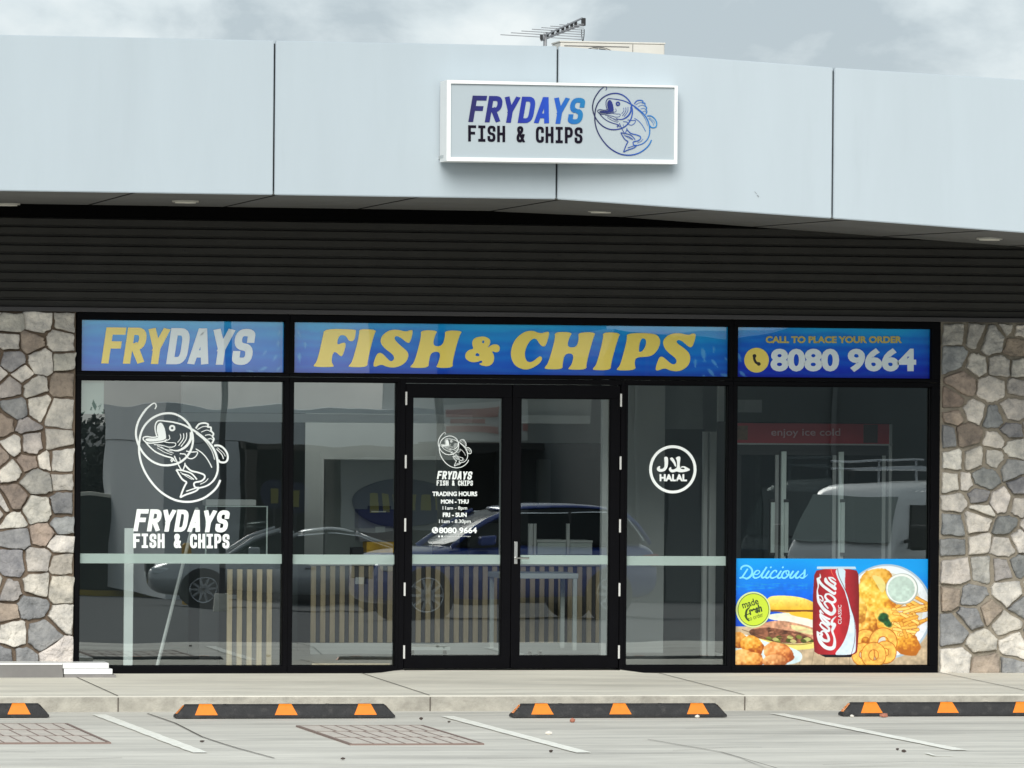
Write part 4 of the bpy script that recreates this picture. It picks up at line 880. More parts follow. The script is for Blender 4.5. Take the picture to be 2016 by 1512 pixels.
# burger
P.put(P.poly(Q([(420,440),(520,425),(700,435),(840,480),(900,560),(900,600),(380,570)])), (.93,.80,.25))
bun = P.poly(Q([(420,440),(520,425),(700,435),(840,480),(900,560),(900,600),(380,570)])); vv = np.clip((P.Y-1172)/34, 0, 1)[..., None]
P.put(bun, (np.array([.97,.90,.52])*(1-vv)+np.array([.88,.66,.14])*vv)*(.95+.1*P.n(0, 1, 1, 1)[..., None])); P.put(bun*np.clip(P.n(0, 0, 1, 3)*3-1.9, 0, 1), (.78,.50,.12), .5)
P.put(P.poly(Q([(400,556),(900,556),(900,578),(400,572)]), 0), (.42,.24,.10), .9)
P.put(P.poly(Q([(420,585),(900,580),(900,690),(700,660),(430,650)])), (.86,.88,.80)); P.put(P.poly(Q([(560,575),(900,570),(900,650),(760,640)])), (.93,.72,.20))
P.put(P.poly(Q([(600,600),(900,655),(900,800),(620,700),(480,640)])), (.90,.90,.84))
P.put(P.poly(Q([(390,665),(560,650),(700,680),(860,720),(900,830),(700,800),(300,740)])), np.array([190,140,110])/255*(.7+.6*P.n(0, 1, 1, 2)[..., None]))
P.put(P.poly(Q([(250,730),(420,710),(560,735),(720,760),(830,810),(860,850),(700,860),(480,850),(280,800)])), np.array([110,70,52])/255*(.4+1.2*P.n(0, 1, 2, 2)[..., None]))
for k in range(14):
    a = random.uniform(400, 820); b_ = random.uniform(795, 850); P.put(P.poly(Q([(a, b_), (a+35, b_-20), (a+75, b_+4), (a+40, b_+26)])), random.choice([(.70,.72,.42), (.25,.30,.10), (.78,.76,.50), (.45,.50,.20)]), .9)
P.put(P.poly(Q([(560,700),(640,690),(640,740),(900,800),(900,760),(700,690)])), (.84,.86,.62), .8)
P.put(P.poly(Q([(250,790),(500,850),(700,870),(870,840),(870,905),(700,920),(560,915),(300,850)])), (.90,.84,.46)*np.ones(3))
P.put(P.poly(Q([(125,770),(300,790),(420,850),(640,890),(760,960),(700,1060),(125,1060)])), (.80,.88,.90))
for (x, y, rx, ry, a, ba, dk, lt) in [(165,830,80,75,0,(.80,.52,.20),(.55,.28,.08),(.92,.72,.40)), (290,880,110,85,.4,(.88,.60,.20),(.62,.30,.08),(.96,.78,.42)), (200,1000,110,90,.1,(.90,.66,.36),(.70,.40,.18),(.96,.80,.52)), (310,1010,85,70,.2,(.88,.60,.28),(.66,.35,.14),(.96,.78,.48)), (525,950,140,95,.3,(.86,.56,.30),(.62,.30,.14),(.95,.74,.50)), (490,1020,110,60,0,(.88,.62,.38),(.66,.38,.20),(.95,.78,.56))]:
    P.blob(1420+x/4.582, 1080+y/4.582, rx/4.582, ry/4.582, a, ba, dk, lt)
for k in range(16):
    a = random.uniform(300, 840); b_ = random.uniform(690, 830); P.put(P.stroke(Q([(a, b_), (a+random.uniform(20, 60), b_+random.uniform(-14, 14))]), random.uniform(.8, 2.4), 0)*(P.X < 1601), random.choice([(.30,.14,.10), (.62,.38,.28), (.85,.62,.48), (.20,.10,.07)]), .6)
P.put(P.stroke(Q([(200,735),(330,780),(520,850),(700,872),(860,850)]), 1.6)*(P.X < 1601), (.28,.18,.10), .6)
# plate, fish, dip, chips, rings
P.put(P.ell(1420+1500/4.582, 1080+570/4.582, 415/4.582, 430/4.582), (.66,.74,.80)); P.put(P.ell(1420+1498/4.582, 1080+568/4.582, 396/4.582, 412/4.582), (.88,.91,.93))
P.put(P.ell(1420+1480/4.582, 1080+575/4.582, 345/4.582, 360/4.582), (.80,.78,.70), .8)
for (x, y, rx, ry, a, ba, dk, lt) in [(1400,290,150,110,-.3,(.88,.66,.24),(.70,.44,.12),(.95,.80,.45)), (1320,420,110,150,.3,(.92,.74,.26),(.76,.52,.14),(.97,.86,.48)), (1400,560,170,200,.7,(.92,.70,.22),(.76,.44,.10),(.97,.84,.45)), (1560,700,210,130,.7,(.90,.62,.18),(.72,.38,.08),(.96,.78,.38)), (1640,830,190,110,.6,(.90,.64,.20),(.70,.40,.10),(.97,.80,.40)), (1300,720,110,170,.2,(.86,.62,.22),(.62,.34,.08),(.95,.80,.46)), (1260,560,60,120,0,(.90,.72,.3),(.7,.45,.15),(.95,.82,.5))]:
    P.blob(1420+x/4.582, 1080+y/4.582, rx/4.582, ry/4.582, a, ba, dk, lt, .22)
P.put(P.poly(Q([(1350,235),(1440,250),(1500,330),(1460,420),(1410,330)])), (.88,.82,.50))
for k in range(26):
    x = random.uniform(1650, 1850); y = random.uniform(470, 790); a = random.choice([-.5, -.3, .15, .5, 1.2, -.1]); l = random.uniform(60, 110)
    p_ = Q([(x-l*math.cos(a), y-l*math.sin(a)), (x+l*math.cos(a)*.8, y+l*math.sin(a)*.8)])
    m_ = P.ell(1420+1498/4.582, 1080+568/4.582, 380/4.582, 400/4.582); P.put(P.stroke(p_, 7.2, 0)*m_, (.70,.42,.12)); P.put(P.stroke(p_, 5.2, 0)*m_, random.choice([(.94,.74,.34), (.90,.66,.26), (.96,.80,.44)]))
for (x, y, r, w_) in ((1310,840,70,62), (1470,850,88,70), (1290,960,70,58), (1490,940,66,60), (1385,965,78,60)):
    p_ = Q([(x+r*math.cos(a), y+r*math.sin(a)*1.05) for a in [i*PI/6 for i in range(13)]]); P.put(P.stroke(p_, w_*1.25/4.582), (.72,.42,.12)); P.put(P.stroke(p_, w_/4.582), np.array([.93,.70,.32])*(.86+.3*P.n(0, 0, 1, 2)[..., None]))
P.put(P.ell(1420+1635/4.582, 1080+365/4.582, 147/4.582, 142/4.582), (.62,.66,.64)); P.put(P.ell(1420+1632/4.582, 1080+362/4.582, 139/4.582, 134/4.582), (.90,.92,.90)); P.put(P.ell(1420+1630/4.582, 1080+366/4.582, 122/4.582, 118/4.582), np.array([.72,.80,.76])*(.95+.1*P.n(0, 0, 1, 2)[..., None]))
for (x, y, a) in ((1475,610,.2), (1495,650,.9), (1460,640,.5), (1510,680,.6)): P.put(P.ell(1420+x/4.582, 1080+y/4.582, 9, 6, a, 3), np.array([30,75,40])/255*(.5+P.n(0, 0, 1, 2)[..., None]))
# drink can body
can = P.poly(Q([(872,180),(1215,180),(1250,250),(1248,930),(1195,970),(900,968),(833,925),(832,260)]), 1)
sh = np.clip(1-abs((P.X-1420-0)*4.582-1040)/215, 0, 1)[..., None]; P.put(can, np.array([168,34,44])/255*(.62+.5*sh**.6))
P.put(P.poly(Q([(868,162),(1212,162),(1222,186),(866,186)]), 0), (.72,.82,.88)); P.put(P.poly(Q([(900,962),(1195,962),(1180,985),(950,985)]), 0), (.05,.05,.10))
K = lambda l: [(1590+x*.12566, 1110+y*.12566) for x, y in l]
P.put(P.poly(K([(430,75),(605,78),(592,200),(595,380),(612,470),(560,380),(470,220)]))*can, (.78,.86,.90))
P.put(P.poly(K([(585,400),(625,460),(680,690),(740,830),(770,1000),(775,1300),(760,1420),(560,1440),(420,1435),(560,1280),(640,1080),(680,880),(672,760),(645,610),(600,470)]), 2)*can, (.80,.87,.92))
P.put(P.stroke(K([(475,80),(500,200),(585,380),(640,520),(690,700),(740,860),(758,1050),(745,1250),(700,1430)]), 1.1)*can, (.30,.12,.15), .8); P.put(P.stroke(K([(372,85),(385,140),(420,200)]), [2.2, .8])*can, (.90,.45,.32), .8)
Pw = (.84,.88,.90)
for pts, wd_ in [([(455,830),(400,890),(395,950),(430,960),(415,1010),(400,1060),(430,1150),(440,1230),(425,1310),(370,1335),(290,1310),(215,1230),(185,1150),(165,1070)], [9, 30, 50, 60, 50, 35, 30, 42, 56, 60, 58, 56, 48, 20]),
  ([(170,1075),(215,1100),(240,1090)], [18, 26, 10]),
  ([(240,1110),(225,1150),(260,1200),(330,1215),(345,1180),(320,1110),(270,1060),(225,1080),(240,1120)], [34, 40, 46, 46, 42, 34, 30, 28, 28]),
  ([(205,960),(250,1010),(330,1060),(350,1020),(290,960),(230,925),(215,950)], [22, 34, 40, 36, 30, 26, 20]), ([(205,800),(260,860),(340,930),(345,960),(280,930),(220,860),(205,800)], [20, 32, 40, 38, 30, 26, 20]), ([(200,745),(230,800),(320,860),(355,870)], [14, 22, 34, 30]), ([(210,735),(235,765),(260,785)], [26, 20, 12]),
  ([(330,700),(290,650),(275,610),(320,590),(380,620),(425,690),(430,750),(385,790),(320,760),(260,710),(210,640),(180,580),(165,480),(160,420),(175,350),(165,260),(160,240)], [20, 30, 32, 30, 30, 36, 52, 56, 58, 52, 48, 44, 28, 16, 20, 30, 28]),
  ([(180,500),(225,510),(250,560),(240,590),(205,560)], [16, 20, 22, 18, 12]), ([(300,480),(285,520),(330,580),(400,610),(445,580),(420,530),(350,480),(300,480)], [30, 32, 36, 40, 36, 32, 28, 28]),
  ([(200,210),(180,250),(230,330),(330,410),(420,470),(445,450)], [14, 38, 44, 44, 40, 22]), ([(165,235),(205,215),(200,160)], [30, 22, 5]),
  ([(290,230),(330,300),(430,370),(440,400),(380,360),(290,290),(280,240)], [26, 34, 40, 36, 30, 28, 26]), ([(340,220),(380,270),(440,310),(430,340)], [26, 34, 36, 24]), ([(350,215),(400,225),(445,260)], [14, 26, 14])]:
    P.put(P.stroke(K(pts), [w_*.12566 for w_ in wd_])*can, Pw)
P.img = np.clip(P.img*(1+(P.n(0, 0, 1, 2, 1)[..., None]-.5)*.16*(P.Y > 1150)[..., None]), 0, 1)
P.mesh('print', lambda x, y: Vector((xd+.003+(XR-xd-.006)*(x-1448)/380, .020, W(1638, 1100, 0).z+(L0+.002-W(1638, 1100, 0).z)*(y-1100)/211)), m_print, PO)
Zq = lambda x, y: gfn(.0175)(1450+x*.0744, 1105+y*.0744)
fl = Flat(Zq, .0001)
for pts, wd_ in [([(125,225),(150,160),(230,118),(330,130),(415,210),(425,320),(370,410),(280,460),(190,430),(90,445)], [40,44,46,46,50,54,56,50,40,44]), ([(310,200),(220,340),(150,440)], [40, 44, 46]),
  ([(475,340),(560,350),(625,290),(600,250),(530,260),(465,350),(465,420),(520,445),(600,420),(640,385)], [26,26,30,32,38,48,48,42,34,26]), ([(640,385),(740,260),(812,150)], [30, 44, 46]), ([(740,250),(680,380),(690,430),(740,430),(790,380)], [46,50,50,44,30]),
  ([(880,250),(790,380),(790,430),(840,440),(890,400)], [44,48,48,44,30]), ([(905,180),(940,145)], [40, 40]), ([(1060,300),(1070,255),(1010,250),(930,330),(905,410),(960,445),(1060,410),(1090,370)], [36,38,36,46,50,46,36,28]),
  ([(1200,250),(1110,380),(1110,435),(1160,440),(1210,400)], [44,48,48,44,30]), ([(1222,180),(1258,145)], [36, 44]), ([(1340,250),(1270,280),(1215,370),(1225,430),(1290,445),(1370,380),(1400,290),(1370,250),(1330,270),(1330,330),(1390,370),(1450,340)], [36,44,50,50,44,46,40,34,30,28,26,24]),
  ([(1520,255),(1440,380),(1440,440),(1500,430),(1580,340),(1660,260)], [46,50,48,44,40,44]), ([(1650,270),(1580,380),(1590,440),(1650,430),(1720,360)], [44,50,48,42,28]), ([(1710,370),(1790,300),(1820,240),(1815,330),(1800,420),(1750,445),(1690,425)], [26,36,44,50,50,44,34]), ([(1800,430),(1860,390),(1900,345)], [34,22,8])]:
    fl.line(pts, wd_, 5)
fl.build('lettering', mat('print_cyan', lin((120,215,255)), .5), PO, label='pale blue script word Delicious')
Zr = lambda x, y: gfn(.0165)(1420+x/4.582, 1080+y/4.582)
fl = Flat(Zr, .0001); fl.dots(292, 552, 156, n=56, ry=162); bd = fl.build('round_badge', mat('badge_pale', lin((205,222,150)), .5), PO)
fl = Flat(lambda x, y: Zr(x, y)+Vector((0, -.0006, 0)), .0001); fl.dots(294, 552, 141, n=56, ry=147); fl.build('badge_centre', mat('badge_lime', lin((190,214,48)), .5), bd)
fl = Flat(lambda x, y: Zr(x, y)+Vector((0, -.0012, 0)), .0001); fl.line([(294+139*math.cos(a), 552+145*math.sin(a)) for a in [i*PI/28 for i in range(57)]], 5, 0)
fl.text('made', 200, 350, 540, 62, .02, ang=-.28); 
fl.line([(255,655),(228,620),(232,560),(262,530)], [8,20,18,8], 4); fl.line([(210,610),(262,585)], 8, 0); fl.text('resh', 262, 380, 598, 66, .05, ang=-.30, shear=.1); fl.text('to order', 252, 392, 655, 42, .0, ang=-.32)
fl.build('badge_lettering', mat('badge_ink', lin((40,60,10)), .5), bd)
fl = Flat(lambda x, y: gfn(.0165)(1590+x*.12566, 1110+y*.12566), .0001)
fl.text('CLASSIC', 545, 860, 940, 70, .0, ang=-PI/2+.0) if False else None
v_, f_ = [], []
fl2 = Flat(lambda x, y: gfn(.0165)(1590+(545+y)*.12566, 1110+(945-x)*.12566), .0001); fl2.text('CLASSIC', 0, 300, -8, 55, .0); fl2.build('can_lettering', pw, PO)
#PART4
# ------------------------------------------------------------------ roof top: air conditioner and aerial
AY = 1.6
ac = empty('air_conditioner', (0, 0, 0), 'beige outdoor air-conditioning unit on the roof behind the fascia', 'air conditioner')
a = W(1103, 80, AY); b = W(1309, 84, AY); x0, x1 = a.x, b.x; zt = (a.z+b.z)/2; zb = zt-.62; m_ac = mat('ac_cream', (.62,.60,.54), .45, var=.05)
MB().box(x0, x1, AY, AY+.34, zb, zt-.012, .012).build('casing', m_ac, ac); MB().box(x0-.006, x1+.006, AY-.008, AY+.346, zt-.014, zt, .004).build('lid', m_ac, ac)
fx_ = x0+.33; g = MB(); zc = zt-.31
for k in range(1, 8):
    r_k = .036*k; pts = [(fx_+r_k*math.cos(i*PI/14), AY-.018, zc+r_k*math.sin(i*PI/14)) for i in range(29)]; g.tube(pts, .003, 5)
for k in range(12): g.tube([(fx_, AY-.018, zc), (fx_+.255*math.cos(k*PI/6), AY-.014, zc+.255*math.sin(k*PI/6))], .003, 5)
MB().cyl((fx_, AY-.002, zc), (fx_, AY-.004, zc), .262, n=40).build('fan_recess', m_black, ac); g.build('fan_grille', m_ac, ac)
MB().box(x0+.035, x0+.60, AY-.006, AY-.002, zt-.045, zt-.04).build('panel_seam', m_dgrey, ac); MB().box(x1-.22, x1-.09, AY-.004, AY-.001, zt-.125, zt-.10).build('rating_plate', m_dgrey, ac)
MB().box(x0+.63, x0+.634, AY-.003, AY, zb+.02, zt-.02).build('panel_seam', m_dgrey, ac)
for s_ in (x0+.1, x1-.1): MB().box(s_-.03, s_+.03, AY, AY+.34, 4.42, zb).build('foot', m_steel, ac)
an = empty('tv_aerial', (0, 0, 0), 'television aerial with thin elements pointing up on the roof', 'aerial')
A0 = W(1066, 73, 3.0); A1 = W(1146, 42, 3.75); m_an = mat('aerial_grey', (.30,.30,.31), .4, metal=.6); m_el = mat('aerial_element', (.42,.42,.43), .35, metal=.7)
off = Vector((0, 0, .028)); MB().tube([A0-off, A1-off*1.0], .010, 8).build('boom', m_an, an); MB().tube([A0+off*.6+Vector((.03, 0, .0)), A1+off], .009, 8).build('boom', m_an, an)
for i, (t_, ln) in enumerate(((.0, .72), (.14, .64), (.27, .55), (.40, .46), (.52, .38), (.63, .30), (.74, .22), (.84, .15))):
    c_ = A0+(A1-A0)*t_; dirx = Vector((1, -.12, -.045)).normalized()
    MB().tube([c_-dirx*ln/2, c_+dirx*ln/2], .0035, 6).build('element', m_el, an); MB().box(c_.x-.012, c_.x+.012, c_.y-.012, c_.y+.012, c_.z-.022, c_.z+.02, .003).build('element_clip', m_black, an)
e_ = A1; MB().box(e_.x-.006, e_.x+.03, e_.y-.02, e_.y+.02, e_.z-.04, e_.z+.03, .006).build('junction_box', m_black, an)
MB().tube(catmull([e_+Vector((-.004, 0, -.07)), e_+Vector((-.002, 0, -.13)), e_+Vector((.008, 0, -.175)), e_+Vector((.018, 0, -.13)), e_+Vector((.02, 0, -.07))], 5), .004, 6).build('cable_loop', m_black, an)
mp_ = W(1073, 90, 3.05); MB().tube([(mp_.x, 3.05, 4.4), (mp_.x, 3.05, W(1073, 66, 3.05).z)], .017, 8).build('mast', m_el, an)
h = W(1915, 152.5, 2.5), W(2030, 160, 2.5); rf = MB(); rf.hexa([(h[0].x, 2.5, h[0].z-.02), (h[1].x, 2.5, h[1].z-.045), (h[1].x, 2.6, h[1].z-.045), (h[0].x, 2.6, h[0].z-.02), (h[0].x, 2.5, h[0].z), (h[1].x, 2.5, h[1].z), (h[1].x, 2.6, h[1].z), (h[0].x, 2.6, h[0].z)])
rf.build('roof_flashing', m_dgrey, B)

# ------------------------------------------------------------------ concrete beam and white boards lying on the pavement, lower left
yb_ = -.95
p0 = WZ(125, 1337, .012); bx0 = -5.6; x1_ = p0.x; y_ = p0.y; zt_ = W(60, 1306, y_).z
t = empty('channel_beam', (0, 0, 0), 'long grey beam with a white top edge lying on the pavement', 'beam')
MB().hexa([(bx0, y_, .012), (x1_, y_, .012), (x1_, y_+.32, .02), (bx0, y_+.32, .02), (bx0, y_, zt_-.012), (x1_-.012, y_, zt_-.012), (x1_-.012, y_+.32, zt_-.012), (bx0, y_+.32, zt_-.012)]).build('beam_web', mat('beam_grey', lin((122,120,118)), .7, var=.12, scale=4), t)
MB().box(bx0, x1_-.012, y_-.006, y_+.33, zt_-.011, zt_+.002).build('top_edge', m_sbox, t)
gb = MB().box(x1_+.006, W(228, 1330, y_).x, y_+.0, y_+.3, .014, .047, .004); tag(gb.build('grey_slab', mat('slab_grey', lin((135,132,130)), .8, var=.15)), 'low grey slab under the white boards at the beam end', 'slab')
zc = .048
for i, (xr_, hh, lb) in enumerate(((222, .045, 'lower of two white boards stacked at the beam end'), (215, .046, 'upper of two white boards stacked at the beam end'))):
    o = MB().box(x1_+.004-(.01 if i else 0), W(xr_, 1320, y_).x, y_+.01+.01*i, y_+.27, zc+.001, zc+hh, .005).build('white_board', m_sbox); tag(o, lb, 'board', 'white boards stacked on the pavement'); zc += hh+.001

# ------------------------------------------------------------------ shop interior
def bxp(px0, px1, py0, py1, Y, d, name, m, parent, b=0, label=None):
    a = W(px0, (py0+py1)/2, Y); c = W(px1, (py0+py1)/2, Y); u = W((px0+px1)/2, py0, Y); l = W((px0+px1)/2, py1, Y)
    return MB().box(a.x, c.x, Y, Y+d, l.z, u.z, b).build(name, m, parent, label=label)
FZ = zf_+.002
# white partition with doorway at the right, added panels at the left, bulkhead band
bxp(-60, 600, 640, 1320, 4.25, .08, 'added_panel', mat('added_gloom_grey', (.13,.145,.145), .8), B); bxp(640, 905, 905, 1120, 4.1, .08, 'added_panel', mat('mirrored_wall_grey', (.34,.37,.36), .8), B); bxp(905, 1184, 872, 1120, 4.4, .05, 'added_dark_sheet', mat('gloom_black', (.012,.013,.014), .6), B)  # added sheets: dark ones paint interior gloom, the mid grey a mirrored wall
for a_, b__, y0, y1, c_ in ((1000, 1040, 990, 1092, .03), (1060, 1084, 905, 1000, .06), (925, 980, 1030, 1095, .05)): bxp(a_, b__, y0, y1, 4.2, .1, 'kitchen_cupboard', mat('cupboard_%d' % int(c_*100), (c_, c_*1.05, c_*1.05), .5), B)
bxp(360, 930, 815, 832, 3.6, .3, 'bulkhead_band', mat('band_white', (.88,.9,.9), .6), B)
bxp(1040, 1162, 818, 834, 3.6, .3, 'bulkhead_band', MATS['band_white'], B)
bxp(360, 1165, 640, 815, 3.75, .1, 'bulkhead', m_wall, B)
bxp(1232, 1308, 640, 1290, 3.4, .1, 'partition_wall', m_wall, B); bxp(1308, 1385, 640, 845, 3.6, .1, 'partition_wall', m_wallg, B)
bxp(1308, 1385, 845, 1300, 4.6, .05, 'rear_door', mat('door_grey', (.20,.22,.22), .5), B)
for a_, b__ in ((1384, 1392), (1396, 1409), (1413, 1424)): bxp(a_, b__, 740 if a_ > 1400 else 850, 1292, 2.6, .06, 'door_post', m_wall, B)
bxp(1185, 1198, 700, 1290, 1.8, .07, 'wall_post', m_wall, B)
bxp(985, 990, 760, 1120, 3.2, .05, 'wall_post', m_wall, B)
# slatted counters
def counter(pxa, pxb, pyt, Y, depth, pitch, label, group='slat-fronted counters inside the shop'):
    a = W(pxa, 1200, Y).x; b = W(pxb, 1200, Y).x; zt = W((pxa+pxb)/2, pyt, Y).z
    t = empty('counter', (0, 0, 0), label, 'counter', group)
    MB().box(a, b, Y+.03, Y+depth, FZ, zt-.006).build('carcass', m_dgrey, t)
    n_ = int((b-a)/pitch); w = pitch*.52
    for k in range(n_+1):
        x = a+k*pitch
        if x+w > b: break
        MB().box(x, x+w, Y, Y+.029, FZ+.01 if Y < 2 else FZ+.10, zt-.008, .002).build('slat', m_oak, t)
    if Y > 2: MB().box(a, b, Y+.01, Y+.029, FZ, FZ+.099).build('kick_board', m_wallg, t)
    return t, zt, a, b
c1_, zt1, _, _ = counter(447, 552, 1119, .75, .45, .083, 'short timber-slatted counter behind the fish logo window')
c2_, zt2, ca, cb = counter(612, 1196, 1113, 3.1, .7, .0845, 'long timber-slatted counter behind the doors')
MB().box(ca-.02, cb+.02, 3.08, 3.84, zt2-.005, zt2+.03, .004).build('counter_top', mat('counter_top_pale', (.62,.6,.56), .3), c2_)
# display cabinet of glass on the left
t = empty('glass_display_cabinet', (0, 0, 0), 'clear glass display cabinet standing behind the left window', 'display cabinet'); Yc = 2.2
x0 = W(404, 1040, Yc).x; x1 = W(527, 1040, Yc).x; z0 = W(460, 1098, Yc).z; z1 = W(460, 996, Yc).z
me_ = mat('glass_edge', (.80,.92,.88), .2)
for (a, b, c, d, nm) in ((x0, x1, z1-.008, z1, 'top_edge'), (x0, x0+.012, z0, z1-.008, 'side_edge'), (x1-.012, x1, z0, z1-.008, 'side_edge')): MB().box(a, b, Yc, Yc+.012, c, d).build(nm, me_, t)
MB().box(x0+.012, x1-.012, Yc+.002, Yc+.008, z0, z1-.008).build('front_glass', m_clear, t); MB().box(x0, x1, Yc+.012, Yc+.5, z1-.007, z1).build('top_glass', m_clear, t)
MB().box(x0-.05, x1+.05, Yc-.05, Yc+.6, FZ, z0-.002).build('cabinet_base', mat('cab_dark', (.08,.085,.09), .5), t)
MB().box(x0+.02, x0+.45, Yc+.1, Yc+.3, z1+.002, z1+.05).build('folded_cloth', m_wall, t)
# white upright board and leaning strip near the window
yk = .45; a = W(244, 1200, yk).x; b = W(262, 1200, yk).x
o = MB().box(a, b, yk, yk+.03, FZ, W(253, 1040, yk).z, .002).build('upright_board', m_white); tag(o, 'narrow white board standing upright inside the left window', 'board')
p0 = W(309, 1312, .5); p1 = W(388, 1000, .95); o = MB().tube([(p0.x, .5, FZ+.01), (p1.x, .95, p1.z)], .014, 4).build('leaning_strip', m_wall); tag(o, 'thin pale strip leaning diagonally inside the left window', 'strip')
# snack display carton
Yd = 3.25
t = empty('snack_display_box', (0, 0, 0), 'dark blue and yellow countertop box seen through the narrow left window', 'display box')
bxp(706, 782, 1003, 1040, Yd, .2, 'upper_panel', mat('box_navy', (.008,.010,.07), .4), t); bxp(707, 781, 1040, 1066, Yd+.002, .19, 'middle_panel', mat('box_grey', (.18,.18,.19), .4), t)
bxp(722, 784, 1067, 1088, Yd-.02, .2, 'lower_panel', mat('box_yellow', (.75,.42,.02), .45, var=.35, scale=12), t); bxp(728, 770, 996, 1003, Yd+.03, .1, 'header', m_black, t)
bxp(731, 760, 1006, 1008.5, Yd-.003, .002, 'label_strip', m_wall, t); bxp(739, 758, 1037, 1048, Yd-.003, .004, 'price_tag', m_wallg, t)
t = empty('card_terminal', (0, 0, 0), 'small dark box on the counter left of the blue display', 'box'); bxp(693, 716, 1078, 1106, Yd-.1, .12, 'body', m_black, t, .004)
# steel trolley in front of the counter
t = empty('steel_trolley', (0, 0, 0), 'pale steel trolley table on castors behind the glass doors', 'trolley'); Yt = 1.9
x0 = W(985, 1200, Yt).x; x1 = W(1138, 1200, Yt).x; z1 = W(1080, 1129, Yt).z; m_tr = mat('trolley_pale', (.6,.64,.62), .35)
MB().box(x0, x1, Yt, Yt+.55, z1-.045, z1, .004).build('table_top', m_tr, t)
for x in (x0+.01, x1-.045):
    for y in (Yt, Yt+.5): MB().box(x, x+.035, y, y+.035, FZ+.085, z1-.046).build('leg', m_tr, t)
for x in (x0+.27, x1-.32): cst = MB().cyl((x-.012, Yt+.05, FZ+.04), (x+.012, Yt+.05, FZ+.04), .036).build('castor', m_black, t); MB().box(x-.016, x+.016, Yt+.04, Yt+.06, FZ+.04, FZ+.085).build('fork', m_steel, cst)
t = empty('steel_trolley', (0, 0, 0), 'low steel stand on castors behind the left door leaf', 'trolley')
x0 = W(815, 1200, Yt).x; x1 = W(900, 1200, Yt).x; MB().box(x0, x1, Yt+.3, Yt+.8, FZ+.075, FZ+.10).build('deck', m_tr, t)
for x in (x0+.05, x1-.04): MB().cyl((x-.012, Yt+.33, FZ+.037), (x+.012, Yt+.33, FZ+.037), .035).build('castor', m_black, t)
o = bxp(614, 768, 1306, 1309, .25, .03, 'pale_batten', m_oak, None); tag(o, 'thin pale batten on the floor inside the narrow left window', 'batten')
# white crates on the counter seen through the right leaf
for i, (a_, b__, yt, lb) in enumerate(((1058, 1114, 1063, 'left white tub on the counter behind the right door'), (1122, 1166, 1064, 'right white tub on the counter behind the right door'))):
    t = empty('storage_tub', (0, 0, 0), lb, 'tub', 'white tubs on the counter'); bxp(a_, b__, yt+5, 1092, 3.2, .3, 'tub_body', mat('tub_white', (.62,.68,.66), .4), t, .004); bxp(a_-1, b__+1, yt, yt+4.5, 3.19, .32, 'lid', m_wall, t, .002)
for a_, b__ in ((1041, 1049), (1050.5, 1056), (1116, 1121.5)):
    bxp(a_, b__, 1031, 1092, 3.18, .04, 'counter_post', m_wall, c2_)
t = empty('counter_monitor', (0, 0, 0), 'dark till screen on the counter behind the left door', 'till screen'); bxp(852, 905, 1068, 1096, 3.3, .03, 'screen', m_black, t, .003); bxp(872, 884, 1096, 1110, 3.32, .03, 'stand', m_dgrey, t)
# drinks fridge
t = empty('drinks_fridge', (0, 0, 0), 'tall three-door drinks fridge with red header behind the right window', 'fridge'); Yf = 1.5
m_red = mat('header_red', (.34,.006,.022), .4); x0 = W(1451, 900, Yf).x; x1 = W(1757, 900, Yf).x; zh0 = W(1600, 873, Yf).z; zh1 = W(1600, 834, Yf).z
MB().box(x0, x1, Yf+.03, Yf+.75, FZ+.05, zh1+.01, .01).build('cabinet', m_black, t); MB().box(x0+.005, x1-.03, Yf, Yf+.029, zh0, zh1).build('header', m_red, t)
MB().box(x1-.03, x1-.005, Yf-.004, Yf+.029, FZ+.3, zh1, .002).build('side_trim', mat('trim_grey', (.35,.36,.36), .4), t)
MB().box(x0, x1, Yf-.004, Yf+.02, zh0-.014, zh0-.001).build('header_trim', MATS['trim_grey'], t)
fl = Flat(lambda a, b: Vector((W(a, b, Yf).x, Yf-.004, W(a, b, Yf).z)), .0001); fl.text('enjoy ice cold', 1518, 1654, 857.5, 14.5, .012, asc=.73); fl.build('lettering', mat('header_text', (.55,.35,.38), .5), t)
bxp(1700, 1728, 836, 872, Yf-.004, .003, 'header_picture', mat('pic_dark', (.03,.012,.01), .4), t); bxp(1452, 1472, 838, 866, Yf-.004, .003, 'header_picture', mat('pic_gold', (.14,.07,.03), .4, var=.6, scale=20), t)
dw = (x1-x0-.06)/3; m_dr = mat('door_trim_pale', (.66,.74,.72), .35); zd1 = zh0-.07; zd0 = FZ+.25
xs_ = [x0+.0, W(1535, 950, Yf).x, W(1648, 950, Yf).x, x1-.05]
m_fg = glass_mat('fridge_glass', 1.6, (.35, .40, .42), 0)
for i in range(3):
    a, b = xs_[i]+.012, xs_[i+1]-.012
    d = MB().box(a, b, Yf-.012, Yf+.02, zd1-.03, zd1).build('fridge_door', m_black, t)
    MB().box(a, b, Yf-.012, Yf+.02, zd0, zd0+.03).build('door_rail', m_black, d)
    if i: MB().box(a-.002, a+.042, Yf-.02, Yf+.018, zd0+.03, zd1-.0, .003).build('door_stile', m_dr, d)
    MB().box(b-.03, b, Yf-.012, Yf+.02, zd0+.03, zd1-.03).build('door_stile', MATS['trim_grey'], d)
    MB().box(a+.03, b-.03, Yf, Yf+.006, zd0+.03, zd1-.03).build('door_glass', m_fg, d)
for (pa, pb) in ((1518, 1525.5), (1545, 1552.5), (1656, 1663.5)):
    hd = bxp(pa, pb, 988, 1089, Yf-.05, .025, 'handle', m_dr, t, .004)
    for py in (986, 1091): bxp(pa-.5, pb+.5, py-3, py+3, Yf-.052, .055, 'handle_mount', m_black, hd)
